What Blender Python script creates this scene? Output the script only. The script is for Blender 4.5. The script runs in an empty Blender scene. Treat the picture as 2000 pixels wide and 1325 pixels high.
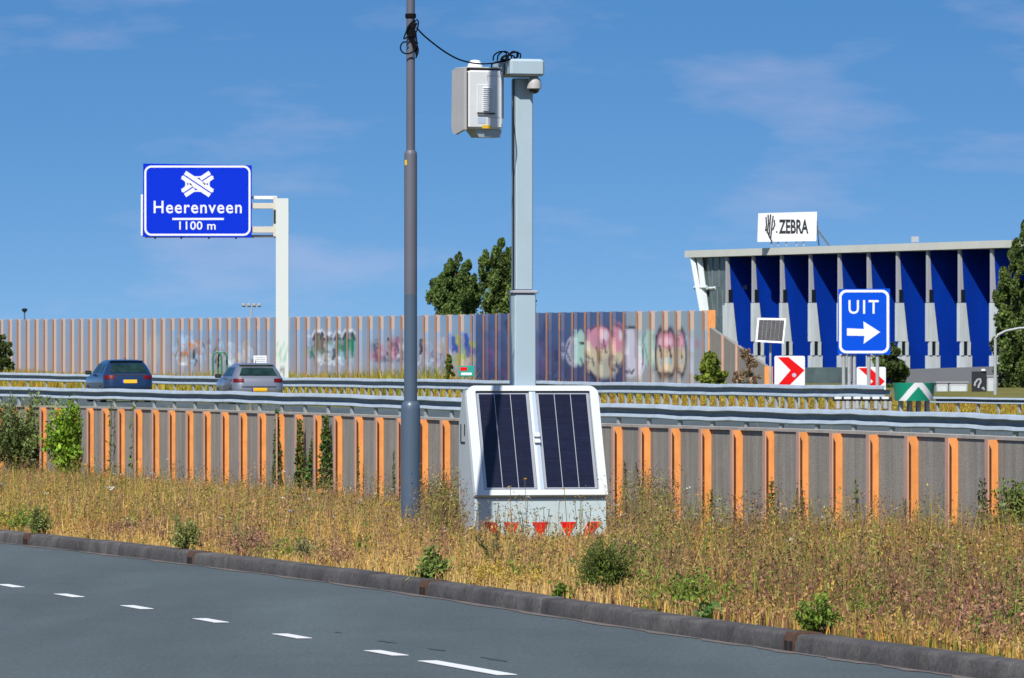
import bpy, math, random
import numpy as np
from mathutils import Vector, Matrix

random.seed(7)
rng = np.random.default_rng(11)
scene = bpy.context.scene
COL = scene.collection

# ------------------------------------------------------------------ camera, sky, sun, exposure
F, YH, EYE = 13000.0, 740.0, 1.7          # focal length and horizon of the 2000 px wide photograph
cam_data = bpy.data.cameras.new('camera')
cam_data.sensor_width = 36.0
cam_data.lens = F * 36.0 / 2000.0
cam_data.shift_y = (YH - 662.5) / 2000.0
cam_data.clip_start = 1.0
cam_data.clip_end = 20000.0
cam_data.dof.use_dof = True
cam_data.dof.focus_distance = 66.0
cam_data.dof.aperture_fstop = 28.0
cam = bpy.data.objects.new('camera', cam_data)
COL.objects.link(cam)
cam.location = (0, 0, EYE)
cam.rotation_euler = (math.radians(90), 0, 0)
scene.camera = cam

SUN_EL = math.radians(47.0)
SUN_H = Vector((0.31, 0.95)).normalized()          # horizontal travel of the light
world = bpy.data.worlds.new('World')
scene.world = world
world.use_nodes = True
wn, wl = world.node_tree.nodes, world.node_tree.links
wn.clear()
w_out = wn.new('ShaderNodeOutputWorld')
w_bg = wn.new('ShaderNodeBackground')
w_sky = wn.new('ShaderNodeTexSky')
w_sky.sky_type = 'NISHITA'
w_sky.sun_disc = False
w_sky.sun_elevation = SUN_EL
w_sky.sun_rotation = math.atan2(-SUN_H.x, -SUN_H.y)
w_sky.air_density = 1.0
w_sky.dust_density = 0.3
w_sky.ozone_density = 2.0
w_tc = wn.new('ShaderNodeTexCoord')
w_sep = wn.new('ShaderNodeSeparateXYZ')
w_map = wn.new('ShaderNodeMapRange')               # the clear air thins out fast above the horizon
w_map.interpolation_type = 'SMOOTHERSTEP'
w_map.inputs['From Min'].default_value = -0.09
w_map.inputs['From Max'].default_value = 0.15
w_map.inputs['To Min'].default_value = 0.0
w_map.inputs['To Max'].default_value = 0.62
w_max = wn.new('ShaderNodeMath'); w_max.operation = 'MAXIMUM'
w_com = wn.new('ShaderNodeCombineXYZ')
w_nrm = wn.new('ShaderNodeVectorMath'); w_nrm.operation = 'NORMALIZE'
wl.new(w_tc.outputs['Generated'], w_sep.inputs[0])
wl.new(w_sep.outputs['Z'], w_map.inputs['Value'])
wl.new(w_map.outputs[0], w_max.inputs[0]); wl.new(w_sep.outputs['Z'], w_max.inputs[1])
wl.new(w_sep.outputs['X'], w_com.inputs['X']); wl.new(w_sep.outputs['Y'], w_com.inputs['Y'])
wl.new(w_max.outputs[0], w_com.inputs['Z'])
wl.new(w_com.outputs[0], w_nrm.inputs[0])
wl.new(w_nrm.outputs[0], w_sky.inputs['Vector'])
w_hsv = wn.new('ShaderNodeHueSaturation')
w_hsv.inputs['Hue'].default_value = 0.507
w_hsv.inputs['Saturation'].default_value = 1.80
w_hsv.inputs['Value'].default_value = 1.85
w_gam = wn.new('ShaderNodeGamma'); w_gam.inputs['Gamma'].default_value = 0.6   # polarised, evenly bright summer sky
wl.new(w_sky.outputs[0], w_gam.inputs['Color']); wl.new(w_gam.outputs[0], w_hsv.inputs['Color'])
# thin pinkish cloud veils
w_mp = wn.new('ShaderNodeMapping'); w_mp.inputs['Scale'].default_value = (26, 26, 95)
w_mp.inputs['Location'].default_value = (3.1, 0.4, 1.7)
wl.new(w_tc.outputs['Generated'], w_mp.inputs['Vector'])
w_nz = wn.new('ShaderNodeTexNoise'); w_nz.inputs['Scale'].default_value = 1.0
w_nz.inputs['Detail'].default_value = 5.0; w_nz.inputs['Roughness'].default_value = 0.55
wl.new(w_mp.outputs[0], w_nz.inputs['Vector'])
w_cr = wn.new('ShaderNodeMapRange')
w_cr.inputs['From Min'].default_value = 0.52; w_cr.inputs['From Max'].default_value = 0.78
w_cr.inputs['To Max'].default_value = 0.27
wl.new(w_nz.outputs[0], w_cr.inputs['Value'])
w_mix = wn.new('ShaderNodeMix'); w_mix.data_type = 'RGBA'
w_mix.inputs['B'].default_value = (5.3, 4.7, 5.9, 1)
wl.new(w_cr.outputs[0], w_mix.inputs['Factor'])
wl.new(w_hsv.outputs[0], w_mix.inputs['A'])
wl.new(w_mix.outputs['Result'], w_bg.inputs['Color'])
w_bg.inputs['Strength'].default_value = 0.105
wl.new(w_bg.outputs[0], w_out.inputs['Surface'])

sun_data = bpy.data.lights.new('sun', 'SUN')
sun_data.energy = 4.9
sun_data.angle = math.radians(0.5)
sun_data.color = (1.0, 0.95, 0.87)
sun = bpy.data.objects.new('sun', sun_data)
COL.objects.link(sun)
ray = Vector((SUN_H.x * math.cos(SUN_EL), SUN_H.y * math.cos(SUN_EL), -math.sin(SUN_EL)))
sun.rotation_euler = ray.to_track_quat('-Z', 'Y').to_euler()
sun.location = (-20, -20, 40)

scene.view_settings.view_transform = 'Standard'
scene.view_settings.look = 'None'
scene.view_settings.exposure = 0.42      # exposed a little over for the dark asphalt
scene.view_settings.gamma = 1.0
scene.view_settings.use_curve_mapping = False
scene.cycles.max_bounces = 6
scene.cycles.use_denoising = True

# ------------------------------------------------------------------ helpers
def P(px, py, Z):
    return Vector(((px - 1000.0) * Z / F, Z, EYE - (py - YH) * Z / F))
def C(px, Z, z):
    return Vector(((px - 1000.0) * Z / F, Z, z))
def tab(pairs):
    xs = np.array([p[0] for p in pairs], float); ys = np.array([p[1] for p in pairs], float)
    d = np.gradient(ys, xs)
    def f(x):
        x = np.asarray(x, float)
        i = np.clip(np.searchsorted(xs, x) - 1, 0, len(xs) - 2)
        h = xs[i + 1] - xs[i]; t = np.clip((x - xs[i]) / h, 0, 1)
        a = (2*t**3 - 3*t**2 + 1) * ys[i] + (t**3 - 2*t**2 + t) * h * d[i] + (-2*t**3 + 3*t**2) * ys[i + 1] + (t**3 - t**2) * h * d[i + 1]
        a = a + np.where(x < xs[0], (x - xs[0]) * d[0], 0) + np.where(x > xs[-1], (x - xs[-1]) * d[-1], 0)
        return a if a.ndim else float(a)
    return f

class MB:
    """collects shapes into one mesh"""
    def __init__(s): s.v, s.f, s.m = [], [], []
    def add(s, vs, fs, mi=0, M=None):
        o = len(s.v)
        s.v += [tuple(M @ Vector(p)) if M is not None else tuple(p) for p in vs]
        s.f += [tuple(i + o for i in f) for f in fs]
        s.m += [mi] * len(fs)
        return s
    def box(s, x0, x1, y0, y1, z0, z1, mi=0, M=None):
        vs = [(x, y, z) for z in (z0, z1) for y in (y0, y1) for x in (x0, x1)]
        return s.add(vs, [(0, 2, 3, 1), (4, 5, 7, 6), (0, 1, 5, 4), (1, 3, 7, 5), (3, 2, 6, 7), (2, 0, 4, 6)], mi, M)
    def hexa(s, a, b, c, d, e, f, g, h, mi=0):      # bottom loop abcd, top loop efgh
        return s.add([a, b, c, d, e, f, g, h], [(3, 2, 1, 0), (4, 5, 6, 7), (0, 1, 5, 4), (1, 2, 6, 5), (2, 3, 7, 6), (3, 0, 4, 7)], mi)
    def cbox(s, x0, x1, y0, y1, z0, z1, c=0.01, mi=0, M=None):   # box with bevelled vertical and top edges
        a = [(x0 + c, y0), (x1 - c, y0), (x1, y0 + c), (x1, y1 - c), (x1 - c, y1), (x0 + c, y1), (x0, y1 - c), (x0, y0 + c)]
        cx, cy = (x0 + x1) / 2, (y0 + y1) / 2
        kx, ky = (x1 - x0 - 2 * c) / (x1 - x0), (y1 - y0 - 2 * c) / (y1 - y0)
        b = [(cx + (x - cx) * kx, cy + (y - cy) * ky) for x, y in a]
        vs = [(x, y, z0 + c) for x, y in a] + [(x, y, z1 - c) for x, y in a] + [(x, y, z0) for x, y in b] + [(x, y, z1) for x, y in b]
        fs = []
        for i in range(8):
            j = (i + 1) % 8
            fs += [(i, j, 8 + j, 8 + i), (16 + i, 16 + j, j, i), (8 + i, 8 + j, 24 + j, 24 + i)]
        fs += [tuple(range(23, 15, -1)), tuple(range(24, 32))]
        return s.add(vs, fs, mi, M)
    def poly(s, pts, y0, y1, mi=0, M=None):          # outline in x,z extruded from y0 (front) to y1
        n = len(pts)
        vs = [(x, y0, z) for x, z in pts] + [(x, y1, z) for x, z in pts]
        fs = [tuple(range(n)), tuple(range(2 * n - 1, n - 1, -1))]
        fs += [(j, i, n + i, n + j) for i, j in ((i, (i + 1) % n) for i in range(n))]
        return s.add(vs, fs, mi, M)
    def ring(s, outer, inner, y0, y1, mi=0, M=None):
        n = len(outer)
        vs = [(x, y0, z) for x, z in outer] + [(x, y0, z) for x, z in inner] + [(x, y1, z) for x, z in outer] + [(x, y1, z) for x, z in inner]
        fs = []
        for i in range(n):
            j = (i + 1) % n
            fs += [(i, j, n + j, n + i), (i, 2*n + i, 2*n + j, j), (n + i, n + j, 3*n + j, 3*n + i)]
        return s.add(vs, fs, mi, M)
    def tube(s, path, r, n=6, mi=0, M=None, close=True):
        path = [Vector(p) for p in path]
        rs = r if isinstance(r, (list, tuple)) else [r] * len(path)
        vs, fs = [], []
        ref = Vector((0, 0, 1))
        for k, p in enumerate(path):
            t = (path[min(k + 1, len(path) - 1)] - path[max(k - 1, 0)])
            t = t.normalized() if t.length > 1e-9 else Vector((0, 0, 1))
            u = t.cross(ref)
            if u.length < 0.05: u = t.cross(Vector((0, 1, 0)))
            u.normalize(); w = u.cross(t)
            for i in range(n):
                a = 2 * math.pi * i / n
                vs.append(p + (u * math.cos(a) + w * math.sin(a)) * rs[k])
        for k in range(len(path) - 1):
            for i in range(n):
                j = (i + 1) % n
                fs.append((k*n + i, k*n + j, (k+1)*n + j, (k+1)*n + i))
        if close:
            fs += [tuple(range(n - 1, -1, -1)), tuple((len(path)-1)*n + i for i in range(n))]
        return s.add(vs, fs, mi, M)
    def lathe(s, prof, n=24, mi=0, M=None):          # prof: (radius, z)
        vs, fs = [], []
        for r, z in prof:
            for i in range(n):
                a = 2 * math.pi * i / n
                vs.append((r * math.cos(a), r * math.sin(a), z))
        for k in range(len(prof) - 1):
            for i in range(n):
                j = (i + 1) % n
                fs.append((k*n + i, k*n + j, (k+1)*n + j, (k+1)*n + i))
        fs += [tuple(range(n - 1, -1, -1)), tuple((len(prof)-1)*n + i for i in range(n))]
        return s.add(vs, fs, mi, M)
    def mesh(s, name, mats, off=None, smooth=False):
        me = bpy.data.meshes.new(name)
        v = s.v if off is None else [(x - off[0], y - off[1], z - off[2]) for x, y, z in s.v]
        me.from_pydata(v, [], s.f)
        for m in (mats if isinstance(mats, (list, tuple)) else [mats]): me.materials.append(m)
        me.polygons.foreach_set('material_index', s.m)
        if smooth:
            me.polygons.foreach_set('use_smooth', [True] * len(s.f))
            try: me.set_sharp_from_angle(angle=math.radians(40))
            except Exception: pass
        me.update()
        return me
    def build(s, name, mats, parent=None, world=False, smooth=False):
        off = tuple(base_of(parent)) if (world and parent is not None) else None
        return link(name, s.mesh(name, mats, off, smooth), parent)

def base_of(o):
    p = Vector((0, 0, 0))
    while o is not None:
        p = p + o.location; o = o.parent
    return p
def link(name, data, parent=None):
    o = bpy.data.objects.new(name, data); COL.objects.link(o)
    if parent is not None: o.parent = parent
    return o
def tag(o, label=None, cat=None, group=None, kind=None):
    if label: o['label'] = label
    if cat: o['category'] = cat
    if group: o['group'] = group
    if kind: o['kind'] = kind
    return o
def thing(name, label, cat, loc=(0, 0, 0), rz=0.0, group=None):
    o = bpy.data.objects.new(name, None); COL.objects.link(o)
    o.location = loc; o.rotation_euler = (0, 0, rz)
    return tag(o, label, cat, group)
def R(d): return math.radians(d)

# ---- materials
ALB = 0.80
def mat(name, col, rough=0.6, metal=0.0, spec=0.4, var=0.0, vscale=3.0, col2=None, bump=0.0, bscale=60.0, stretch=None, dirt=None):
    col = tuple(c * ALB for c in col); col2 = tuple(c * ALB for c in col2) if col2 else None
    if dirt: dirt = (tuple(c * ALB for c in dirt[0]),) + tuple(dirt[1:])
    m = bpy.data.materials.new(name); m.use_nodes = True
    nt = m.node_tree; b = nt.nodes['Principled BSDF']
    b.inputs['Base Color'].default_value = (*col, 1)
    b.inputs['Roughness'].default_value = rough
    b.inputs['Metallic'].default_value = metal
    b.inputs['Specular IOR Level'].default_value = spec
    if var or col2 or bump:
        g = nt.nodes.new('ShaderNodeNewGeometry')
        mp = nt.nodes.new('ShaderNodeMapping')
        if stretch: mp.inputs['Scale'].default_value = stretch
        nt.links.new(g.outputs['Position'], mp.inputs['Vector'])
    if var or col2:
        n = nt.nodes.new('ShaderNodeTexNoise'); n.inputs['Scale'].default_value = vscale
        n.inputs['Detail'].default_value = 6; n.inputs['Roughness'].default_value = 0.6
        nt.links.new(mp.outputs[0], n.inputs['Vector'])
        r = nt.nodes.new('ShaderNodeMapRange')
        r.inputs['From Min'].default_value = 0.3; r.inputs['From Max'].default_value = 0.7
        nt.links.new(n.outputs[0], r.inputs['Value'])
        mx = nt.nodes.new('ShaderNodeMix'); mx.data_type = 'RGBA'
        c2 = col2 or tuple(c * (1 - var) for c in col)
        mx.inputs['A'].default_value = (*col, 1); mx.inputs['B'].default_value = (*c2, 1)
        nt.links.new(r.outputs[0], mx.inputs['Factor'])
        nt.links.new(mx.outputs['Result'], b.inputs['Base Color'])
        if dirt:
            n3 = nt.nodes.new('ShaderNodeTexNoise'); n3.inputs['Scale'].default_value = dirt[1]
            n3.inputs['Detail'].default_value = 8; n3.inputs['Roughness'].default_value = 0.7
            nt.links.new(g.outputs['Position'], n3.inputs['Vector'])
            r3 = nt.nodes.new('ShaderNodeMapRange'); r3.inputs['From Min'].default_value = 0.52; r3.inputs['From Max'].default_value = 0.75
            r3.inputs['To Max'].default_value = dirt[2]
            nt.links.new(n3.outputs[0], r3.inputs['Value'])
            m3 = nt.nodes.new('ShaderNodeMix'); m3.data_type = 'RGBA'
            m3.inputs['B'].default_value = (*dirt[0], 1)
            nt.links.new(r3.outputs[0], m3.inputs['Factor']); nt.links.new(mx.outputs['Result'], m3.inputs['A'])
            nt.links.new(m3.outputs['Result'], b.inputs['Base Color'])
    if bump:
        n2 = nt.nodes.new('ShaderNodeTexNoise'); n2.inputs['Scale'].default_value = bscale
        n2.inputs['Detail'].default_value = 5
        nt.links.new(g.outputs['Position'], n2.inputs['Vector'])
        bp = nt.nodes.new('ShaderNodeBump'); bp.inputs['Strength'].default_value = bump
        bp.inputs['Distance'].default_value = 0.01
        nt.links.new(n2.outputs[0], bp.inputs['Height'])
        nt.links.new(bp.outputs[0], b.inputs['Normal'])
    return m
def grain(m, scale, lo, hi, stretch=(1, 1, 1)):
    nt = m.node_tree; b = nt.nodes['Principled BSDF']
    src = b.inputs['Base Color'].links[0].from_socket
    g = nt.nodes.new('ShaderNodeNewGeometry'); mp = nt.nodes.new('ShaderNodeMapping'); mp.inputs['Scale'].default_value = stretch
    n = nt.nodes.new('ShaderNodeTexNoise'); n.inputs['Scale'].default_value = scale; n.inputs['Detail'].default_value = 3
    r = nt.nodes.new('ShaderNodeMapRange'); r.inputs['From Min'].default_value = 0.3; r.inputs['From Max'].default_value = 0.7
    r.inputs['To Min'].default_value = lo; r.inputs['To Max'].default_value = hi
    mx = nt.nodes.new('ShaderNodeMix'); mx.data_type = 'RGBA'; mx.blend_type = 'MULTIPLY'; mx.inputs['Factor'].default_value = 1.0
    nt.links.new(g.outputs['Position'], mp.inputs['Vector']); nt.links.new(mp.outputs[0], n.inputs['Vector'])
    nt.links.new(n.outputs[0], r.inputs['Value']); nt.links.new(src, mx.inputs['A']); nt.links.new(r.outputs[0], mx.inputs['B'])
    nt.links.new(mx.outputs['Result'], b.inputs['Base Color'])
def attr_mat(name, rough=0.8, spec=0.1, trans=0.0):
    m = bpy.data.materials.new(name); m.use_nodes = True
    nt = m.node_tree; b = nt.nodes['Principled BSDF']
    a = nt.nodes.new('ShaderNodeVertexColor'); a.layer_name = 'paint'
    nt.links.new(a.outputs['Color'], b.inputs['Base Color'])
    b.inputs['Roughness'].default_value = rough; b.inputs['Specular IOR Level'].default_value = spec
    if trans:
        t = nt.nodes.new('ShaderNodeBsdfTranslucent'); nt.links.new(a.outputs['Color'], t.inputs['Color'])
        mx = nt.nodes.new('ShaderNodeMixShader'); mx.inputs[0].default_value = trans
        nt.links.new(b.outputs[0], mx.inputs[1]); nt.links.new(t.outputs[0], mx.inputs[2])
        nt.links.new(mx.outputs[0], nt.nodes['Material Output'].inputs['Surface'])
    return m
def set_paint(me, cols):                # per vertex colours, linear
    a = me.color_attributes.new('paint', 'FLOAT_COLOR', 'POINT')
    c = np.ones((len(me.vertices), 4), np.float32); c[:, :3] = np.asarray(cols) * ALB
    a.data.foreach_set('color', c.ravel())

M = {}
M['asphalt'] = mat('asphalt', (0.098, 0.122, 0.126), 0.85, spec=0.25, var=0.22, vscale=0.9, bump=0.25, bscale=220, stretch=(1.0, 0.16, 1), dirt=((0.055, 0.066, 0.07), 0.55, 0.35))
M['road_paint'] = mat('road_paint', (0.82, 0.82, 0.80), 0.6, var=0.10, vscale=25)
M['tar'] = mat('tar', (0.075, 0.093, 0.10), 0.8, var=0.3, vscale=6)
M['kerb'] = mat('kerb_concrete', (0.12, 0.112, 0.108), 0.9, spec=0.2, col2=(0.055, 0.052, 0.053), vscale=2.2, bump=0.5, bscale=90, dirt=((0.14, 0.125, 0.11), 5.0, 0.35))
M['kerb_worn'] = mat('kerb_worn', (0.16, 0.148, 0.14), 0.9, spec=0.2, col2=(0.05, 0.047, 0.048), vscale=3.0, bump=0.5, bscale=90, dirt=((0.17, 0.15, 0.13), 6.0, 0.4))
M['dust'] = mat('road_dust', (0.20, 0.165, 0.15), 0.95, spec=0.1, col2=(0.13, 0.12, 0.12), vscale=5)
M['rust'] = mat('rust_iron', (0.13, 0.062, 0.028), 0.8, col2=(0.05, 0.025, 0.015), vscale=18)
M['black'] = mat('black_void', (0.008, 0.008, 0.008), 0.9)
M['verge'] = mat('verge_soil', (0.26, 0.18, 0.075), 0.95, spec=0.05, col2=(0.11, 0.10, 0.03), vscale=1.6, bump=0.6, bscale=30)
M['bank'] = mat('bank_turf', (0.24, 0.19, 0.06), 0.95, spec=0.05, col2=(0.10, 0.12, 0.03), vscale=0.35, bump=0.6, bscale=6)
M['concrete'] = mat('wall_concrete', (0.36, 0.338, 0.298), 0.9, spec=0.2, col2=(0.235, 0.218, 0.19), vscale=1.0, bump=0.5, bscale=70, stretch=(7.0, 7.0, 0.5), dirt=((0.44, 0.40, 0.36), 3.0, 0.5))
M['coping'] = mat('coping_concrete', (0.50, 0.46, 0.41), 0.9, spec=0.2, var=0.3, vscale=4)
M['orange'] = mat('orange_paint', (0.90, 0.365, 0.115), 0.6, spec=0.2, col2=(0.85, 0.335, 0.10), vscale=2.5, dirt=((0.42, 0.15, 0.06), 5.0, 0.35))
M['pale_orange'] = mat('faded_orange', (0.62, 0.36, 0.27), 0.7, spec=0.2, var=0.14, vscale=4)
M['galv'] = mat('galvanised_steel', (0.44, 0.52, 0.60), 0.55, metal=0.0, spec=0.35, col2=(0.34, 0.40, 0.47), vscale=2.0)
M['galv_dull'] = mat('dull_zinc', (0.46, 0.48, 0.50), 0.6, metal=0.1, var=0.2, vscale=6)
M['cab_white'] = mat('cabinet_paint', (0.56, 0.67, 0.70), 0.5, spec=0.35, var=0.07, vscale=3, dirt=((0.42, 0.44, 0.42), 4.0, 0.3))
M['cab_frame'] = mat('frame_white', (0.70, 0.75, 0.77), 0.45, var=0.05, vscale=4)
M['cab_side'] = mat('cabinet_side_grey', (0.45, 0.50, 0.52), 0.55, var=0.08, vscale=4)
M['pole_paint'] = mat('pole_paint', (0.43, 0.55, 0.62), 0.45, spec=0.4, var=0.10, vscale=2.5, stretch=(1, 1, 0.4), dirt=((0.40, 0.43, 0.42), 3.0, 0.5))
M['solar'] = mat('solar_cell', (0.012, 0.013, 0.034), 0.30, spec=0.35, var=0.3, vscale=30)
M['silver'] = mat('silver_strip', (0.50, 0.52, 0.56), 0.4, metal=0.3)
M['alu'] = mat('aluminium', (0.55, 0.56, 0.58), 0.4, metal=0.6, var=0.1)
M['red'] = mat('red_film', (0.80, 0.010, 0.012), 0.6, spec=0.06, var=0.12)
M['housing'] = mat('housing_white', (0.70, 0.73, 0.74), 0.45, var=0.06, vscale=5, dirt=((0.52, 0.52, 0.50), 6.0, 0.3))
M['shroud'] = mat('shroud_grey', (0.47, 0.46, 0.45), 0.55, var=0.08, vscale=5)
M['dark'] = mat('dark_plastic', (0.018, 0.019, 0.022), 0.5)
M['yellow'] = mat('yellow_sticker', (0.80, 0.50, 0.02), 0.5)
M['paleblue'] = mat('pale_label', (0.46, 0.56, 0.68), 0.5)
M['lamp_post'] = mat('post_blue_grey', (0.080, 0.118, 0.17), 0.36, spec=0.45, var=0.10, vscale=3, bump=0.05, bscale=40)
M['lamp_post_up'] = mat('post_faded_grey', (0.125, 0.13, 0.16), 0.5, spec=0.4, var=0.12, vscale=3)
M['cable'] = mat('black_cable', (0.006, 0.006, 0.007), 0.85, spec=0.1)
M['sign_blue'] = mat('sign_blue', (0.001, 0.030, 0.62), 0.6, spec=0.08, var=0.05, vscale=1)
M['sign_blue_lt'] = mat('sign_blue_bright', (0.001, 0.082, 0.68), 0.6, spec=0.08, var=0.05, vscale=1)
M['sign_white'] = mat('sign_white', (0.80, 0.82, 0.86), 0.5)
M['gantry'] = mat('gantry_white', (0.66, 0.70, 0.68), 0.55, var=0.06, vscale=1)
M['cream'] = mat('arm_cream', (0.66, 0.62, 0.52), 0.5, var=0.1, vscale=2)
M['roof_white'] = mat('roof_white', (0.60, 0.61, 0.56), 0.6, var=0.1, vscale=0.6)
M['fin_blue'] = mat('fin_blue', (0.001, 0.034, 0.34), 0.6, spec=0.1, var=0.06, vscale=0.4)
M['fin_white'] = mat('fin_white', (0.60, 0.67, 0.69), 0.6, var=0.08, vscale=0.8)
M['fin_grey'] = mat('fin_grey', (0.40, 0.41, 0.45), 0.6, var=0.1, vscale=0.6)
M['glass_dark'] = mat('glass_dark', (0.012, 0.020, 0.026), 0.08, spec=0.6)
M['glass_grey'] = mat('glass_grey', (0.13, 0.18, 0.18), 0.15, spec=0.6, var=0.5, vscale=0.5)
M['grey_wall'] = mat('grey_cladding', (0.20, 0.21, 0.23), 0.7, var=0.1, vscale=0.5)
M['pale_wall'] = mat('pale_panel', (0.50, 0.52, 0.54), 0.7, var=0.15, vscale=1)
M['green_film'] = mat('green_film', (0.005, 0.26, 0.16), 0.5, spec=0.3)
M['green_paint'] = mat('green_paint', (0.03, 0.22, 0.12), 0.5)
M['teal'] = mat('teal_board', (0.02, 0.34, 0.27), 0.5)
M['bark'] = mat('bark', (0.10, 0.075, 0.05), 0.95, var=0.4, vscale=6)
M['stem'] = mat('plant_stem', (0.13, 0.13, 0.045), 0.8, var=0.3, vscale=8)
M['dry_stem'] = mat('dry_stem', (0.20, 0.13, 0.06), 0.85, var=0.3, vscale=8)
M['leaf'] = attr_mat('leaf', 0.65, 0.25, 0.22)
M['straw'] = attr_mat('straw', 0.85, 0.08, 0.25)
M['wallpaint'] = attr_mat('wallpaint', 0.8, 0.2)
M['car_blue'] = mat('car_blue', (0.015, 0.038, 0.098), 0.22, metal=0.35, spec=0.6)
M['car_grey'] = mat('car_grey', (0.33, 0.34, 0.37), 0.30, metal=0.6, spec=0.6, var=0.02)
for _m in ('car_blue', 'car_grey'):
    M[_m].node_tree.nodes['Principled BSDF'].inputs['Coat Weight'].default_value = 0.8
M['car_glass'] = mat('car_glass', (0.008, 0.016, 0.016), 0.12, spec=0.22, col2=(0.02, 0.05, 0.045), vscale=2.5)
M['car_black'] = mat('car_black', (0.02, 0.02, 0.022), 0.7)
M['tail_red'] = mat('tail_red', (0.13, 0.005, 0.010), 0.4, spec=0.12)
M['plate'] = mat('plate_yellow', (0.90, 0.48, 0.01), 0.5)
M['plate_blue'] = mat('plate_blue', (0.02, 0.05, 0.55), 0.5)

grain(M['asphalt'], 34.0, 0.85, 1.15, (1.0, 0.22, 1.0)); grain(M['asphalt'], 0.55, 0.86, 1.12, (1.6, 0.10, 1.0))
grain(M['kerb'], 30.0, 0.75, 1.25); grain(M['kerb_worn'], 30.0, 0.75, 1.25); grain(M['concrete'], 40.0, 0.88, 1.12); grain(M['solar'], 60.0, 0.75, 1.35, (0.05, 0.05, 1.0))
grain(M['orange'], 5.0, 0.82, 1.06, (2, 2, 0.6)); grain(M['fin_blue'], 0.5, 0.85, 1.15, (1, 1, 0.3)); grain(M['fin_white'], 0.8, 0.85, 1.08, (2, 2, 0.25))
# ------------------------------------------------------------------ lines of the place (px column -> depth / height)
Zk_y = tab([(-900, 975), (-400, 1020), (0, 1060), (370, 1103), (820, 1163), (1075, 1203), (1540, 1273), (1900, 1325), (2400, 1400), (3000, 1500)])
def Zk(x): return EYE * F / (Zk_y(x) - YH)
Zw = tab([(-900, 167), (-400, 142), (0, 123.5), (290, 111), (725, 94.5), (1240, 79), (1900, 65), (2400, 57), (3200, 46)])
w_topy = tab([(-900, 776), (-400, 784), (0, 791), (256, 796), (500, 803.5), (700, 810), (900, 818), (1170, 827.5), (1500, 836.5), (1700, 843), (2000, 855), (2600, 882), (3200, 915)])
def w_top(x): return EYE - (w_topy(x) - YH) * Zw(x) / F
Zn = tab([(-900, 255), (-400, 222), (0, 198), (330, 181), (720, 163), (1300, 141), (1850, 125), (2400, 111), (3200, 93)])
n_topy = tab([(-900, 738), (-400, 747), (0, 755.5), (300, 761.5), (700, 771), (1000, 781), (1300, 791), (1600, 799.5), (1800, 804), (2000, 810.5), (2600, 835), (3200, 865)])
def n_top(x): return EYE - (n_topy(x) - YH) * Zn(x) / F
Zf = tab([(-900, 365), (-400, 326), (0, 295), (600, 250), (1000, 223), (1450, 196), (1745, 181), (2400, 152), (3200, 120)])
f_topy = tab([(-900, 712), (-400, 721), (0, 728), (300, 733), (600, 738), (850, 741), (1050, 744.5), (1300, 748), (1450, 750.5), (1745, 753.5), (2400, 762), (3200, 775)])
def f_top(x): return EYE - (f_topy(x) - YH) * Zf(x) / F
Zb = tab([(-900, 520), (-400, 460), (0, 414), (620, 348), (940, 319), (1385, 283), (1500, 274), (2400, 240), (3200, 220)])
b_topy = tab([(-900, 632), (0, 624), (500, 620), (900, 614.5), (1050, 611), (1390, 606.5), (3200, 600)])
def b_top(x): return EYE - (b_topy(x) - YH) * Zb(x) / F
def b_base(x):
    t = np.clip((np.asarray(x, float) - 1400) / 250, 0, 1)
    return (b_top(x) - 3.35) * (1 - t) + 0.85 * t
def verge_z(x, Z):
    w = np.clip((Z - Zk(x) - 0.8) * 0.25, 0, 20)
    return 0.105 - 0.08 * np.clip(w / 2.5, 0, 1) - 0.07 * np.clip((w - 4) / 4, 0, 1)

# ------------------------------------------------------------------ ground
def strip(name, xs, rows, material, kind='structure', label=None, wob=0.0):
    """rows: list of functions x -> (Z, z) from near to far"""
    mb = MB(); n = len(rows)
    for x in xs:
        for k, r in enumerate(rows):
            Z, z = r(x)
            mb.v.append((float((x - 1000) * Z / F), float(Z), float(z)))
    for i in range(len(xs) - 1):
        for k in range(n - 1):
            a = i * n + k
            mb.f.append((a, a + n, a + n + 1, a + 1)); mb.m.append(0)
    o = mb.build(name, material)
    return tag(o, label, None, None, kind)

xs = list(range(-900, 3101, 25))
# the road in front: from the kerb line out to the near side
mb = MB()
kp = [C(x, Zk(x), 0.0) for x in xs]
def kn(i):      # unit normal of the kerb line pointing away from the road
    a, b = kp[max(i - 1, 0)], kp[min(i + 1, len(kp) - 1)]
    t = (b - a); t.z = 0; t.normalize()
    return t, Vector((-t.y, t.x, 0))
for i, p in enumerate(kp):
    t, nn = kn(i)
    for d in (0.3, 0.0, -2.0, -5.0, -14.0):
        q = p + nn * d
        mb.v.append((q.x, q.y, 0.0))
for i in range(len(kp) - 1):
    for k in range(4):
        a = i * 5 + k
        mb.f.append((a, a + 1, a + 6, a + 5)); mb.m.append(0)
road = mb.build('road', M['asphalt']); tag(road, kind='structure', label='blue grey asphalt road in front of the verge')
# dusty strip at the foot of the kerb
mb = MB()
for i, p in enumerate(kp):
    t, nn = kn(i)
    w = 0.07 + 0.03 * math.sin(i * 1.3) + 0.02 * math.sin(i * 3.1)
    for d in (0.02, -w):
        q = p + nn * d; mb.v.append((q.x, q.y, 0.004))
for i in range(len(kp) - 1):
    a = i * 2; mb.f.append((a, a + 1, a + 3, a + 2)); mb.m.append(0)
mb.build('dust_strip', M['dust'], road)
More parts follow.
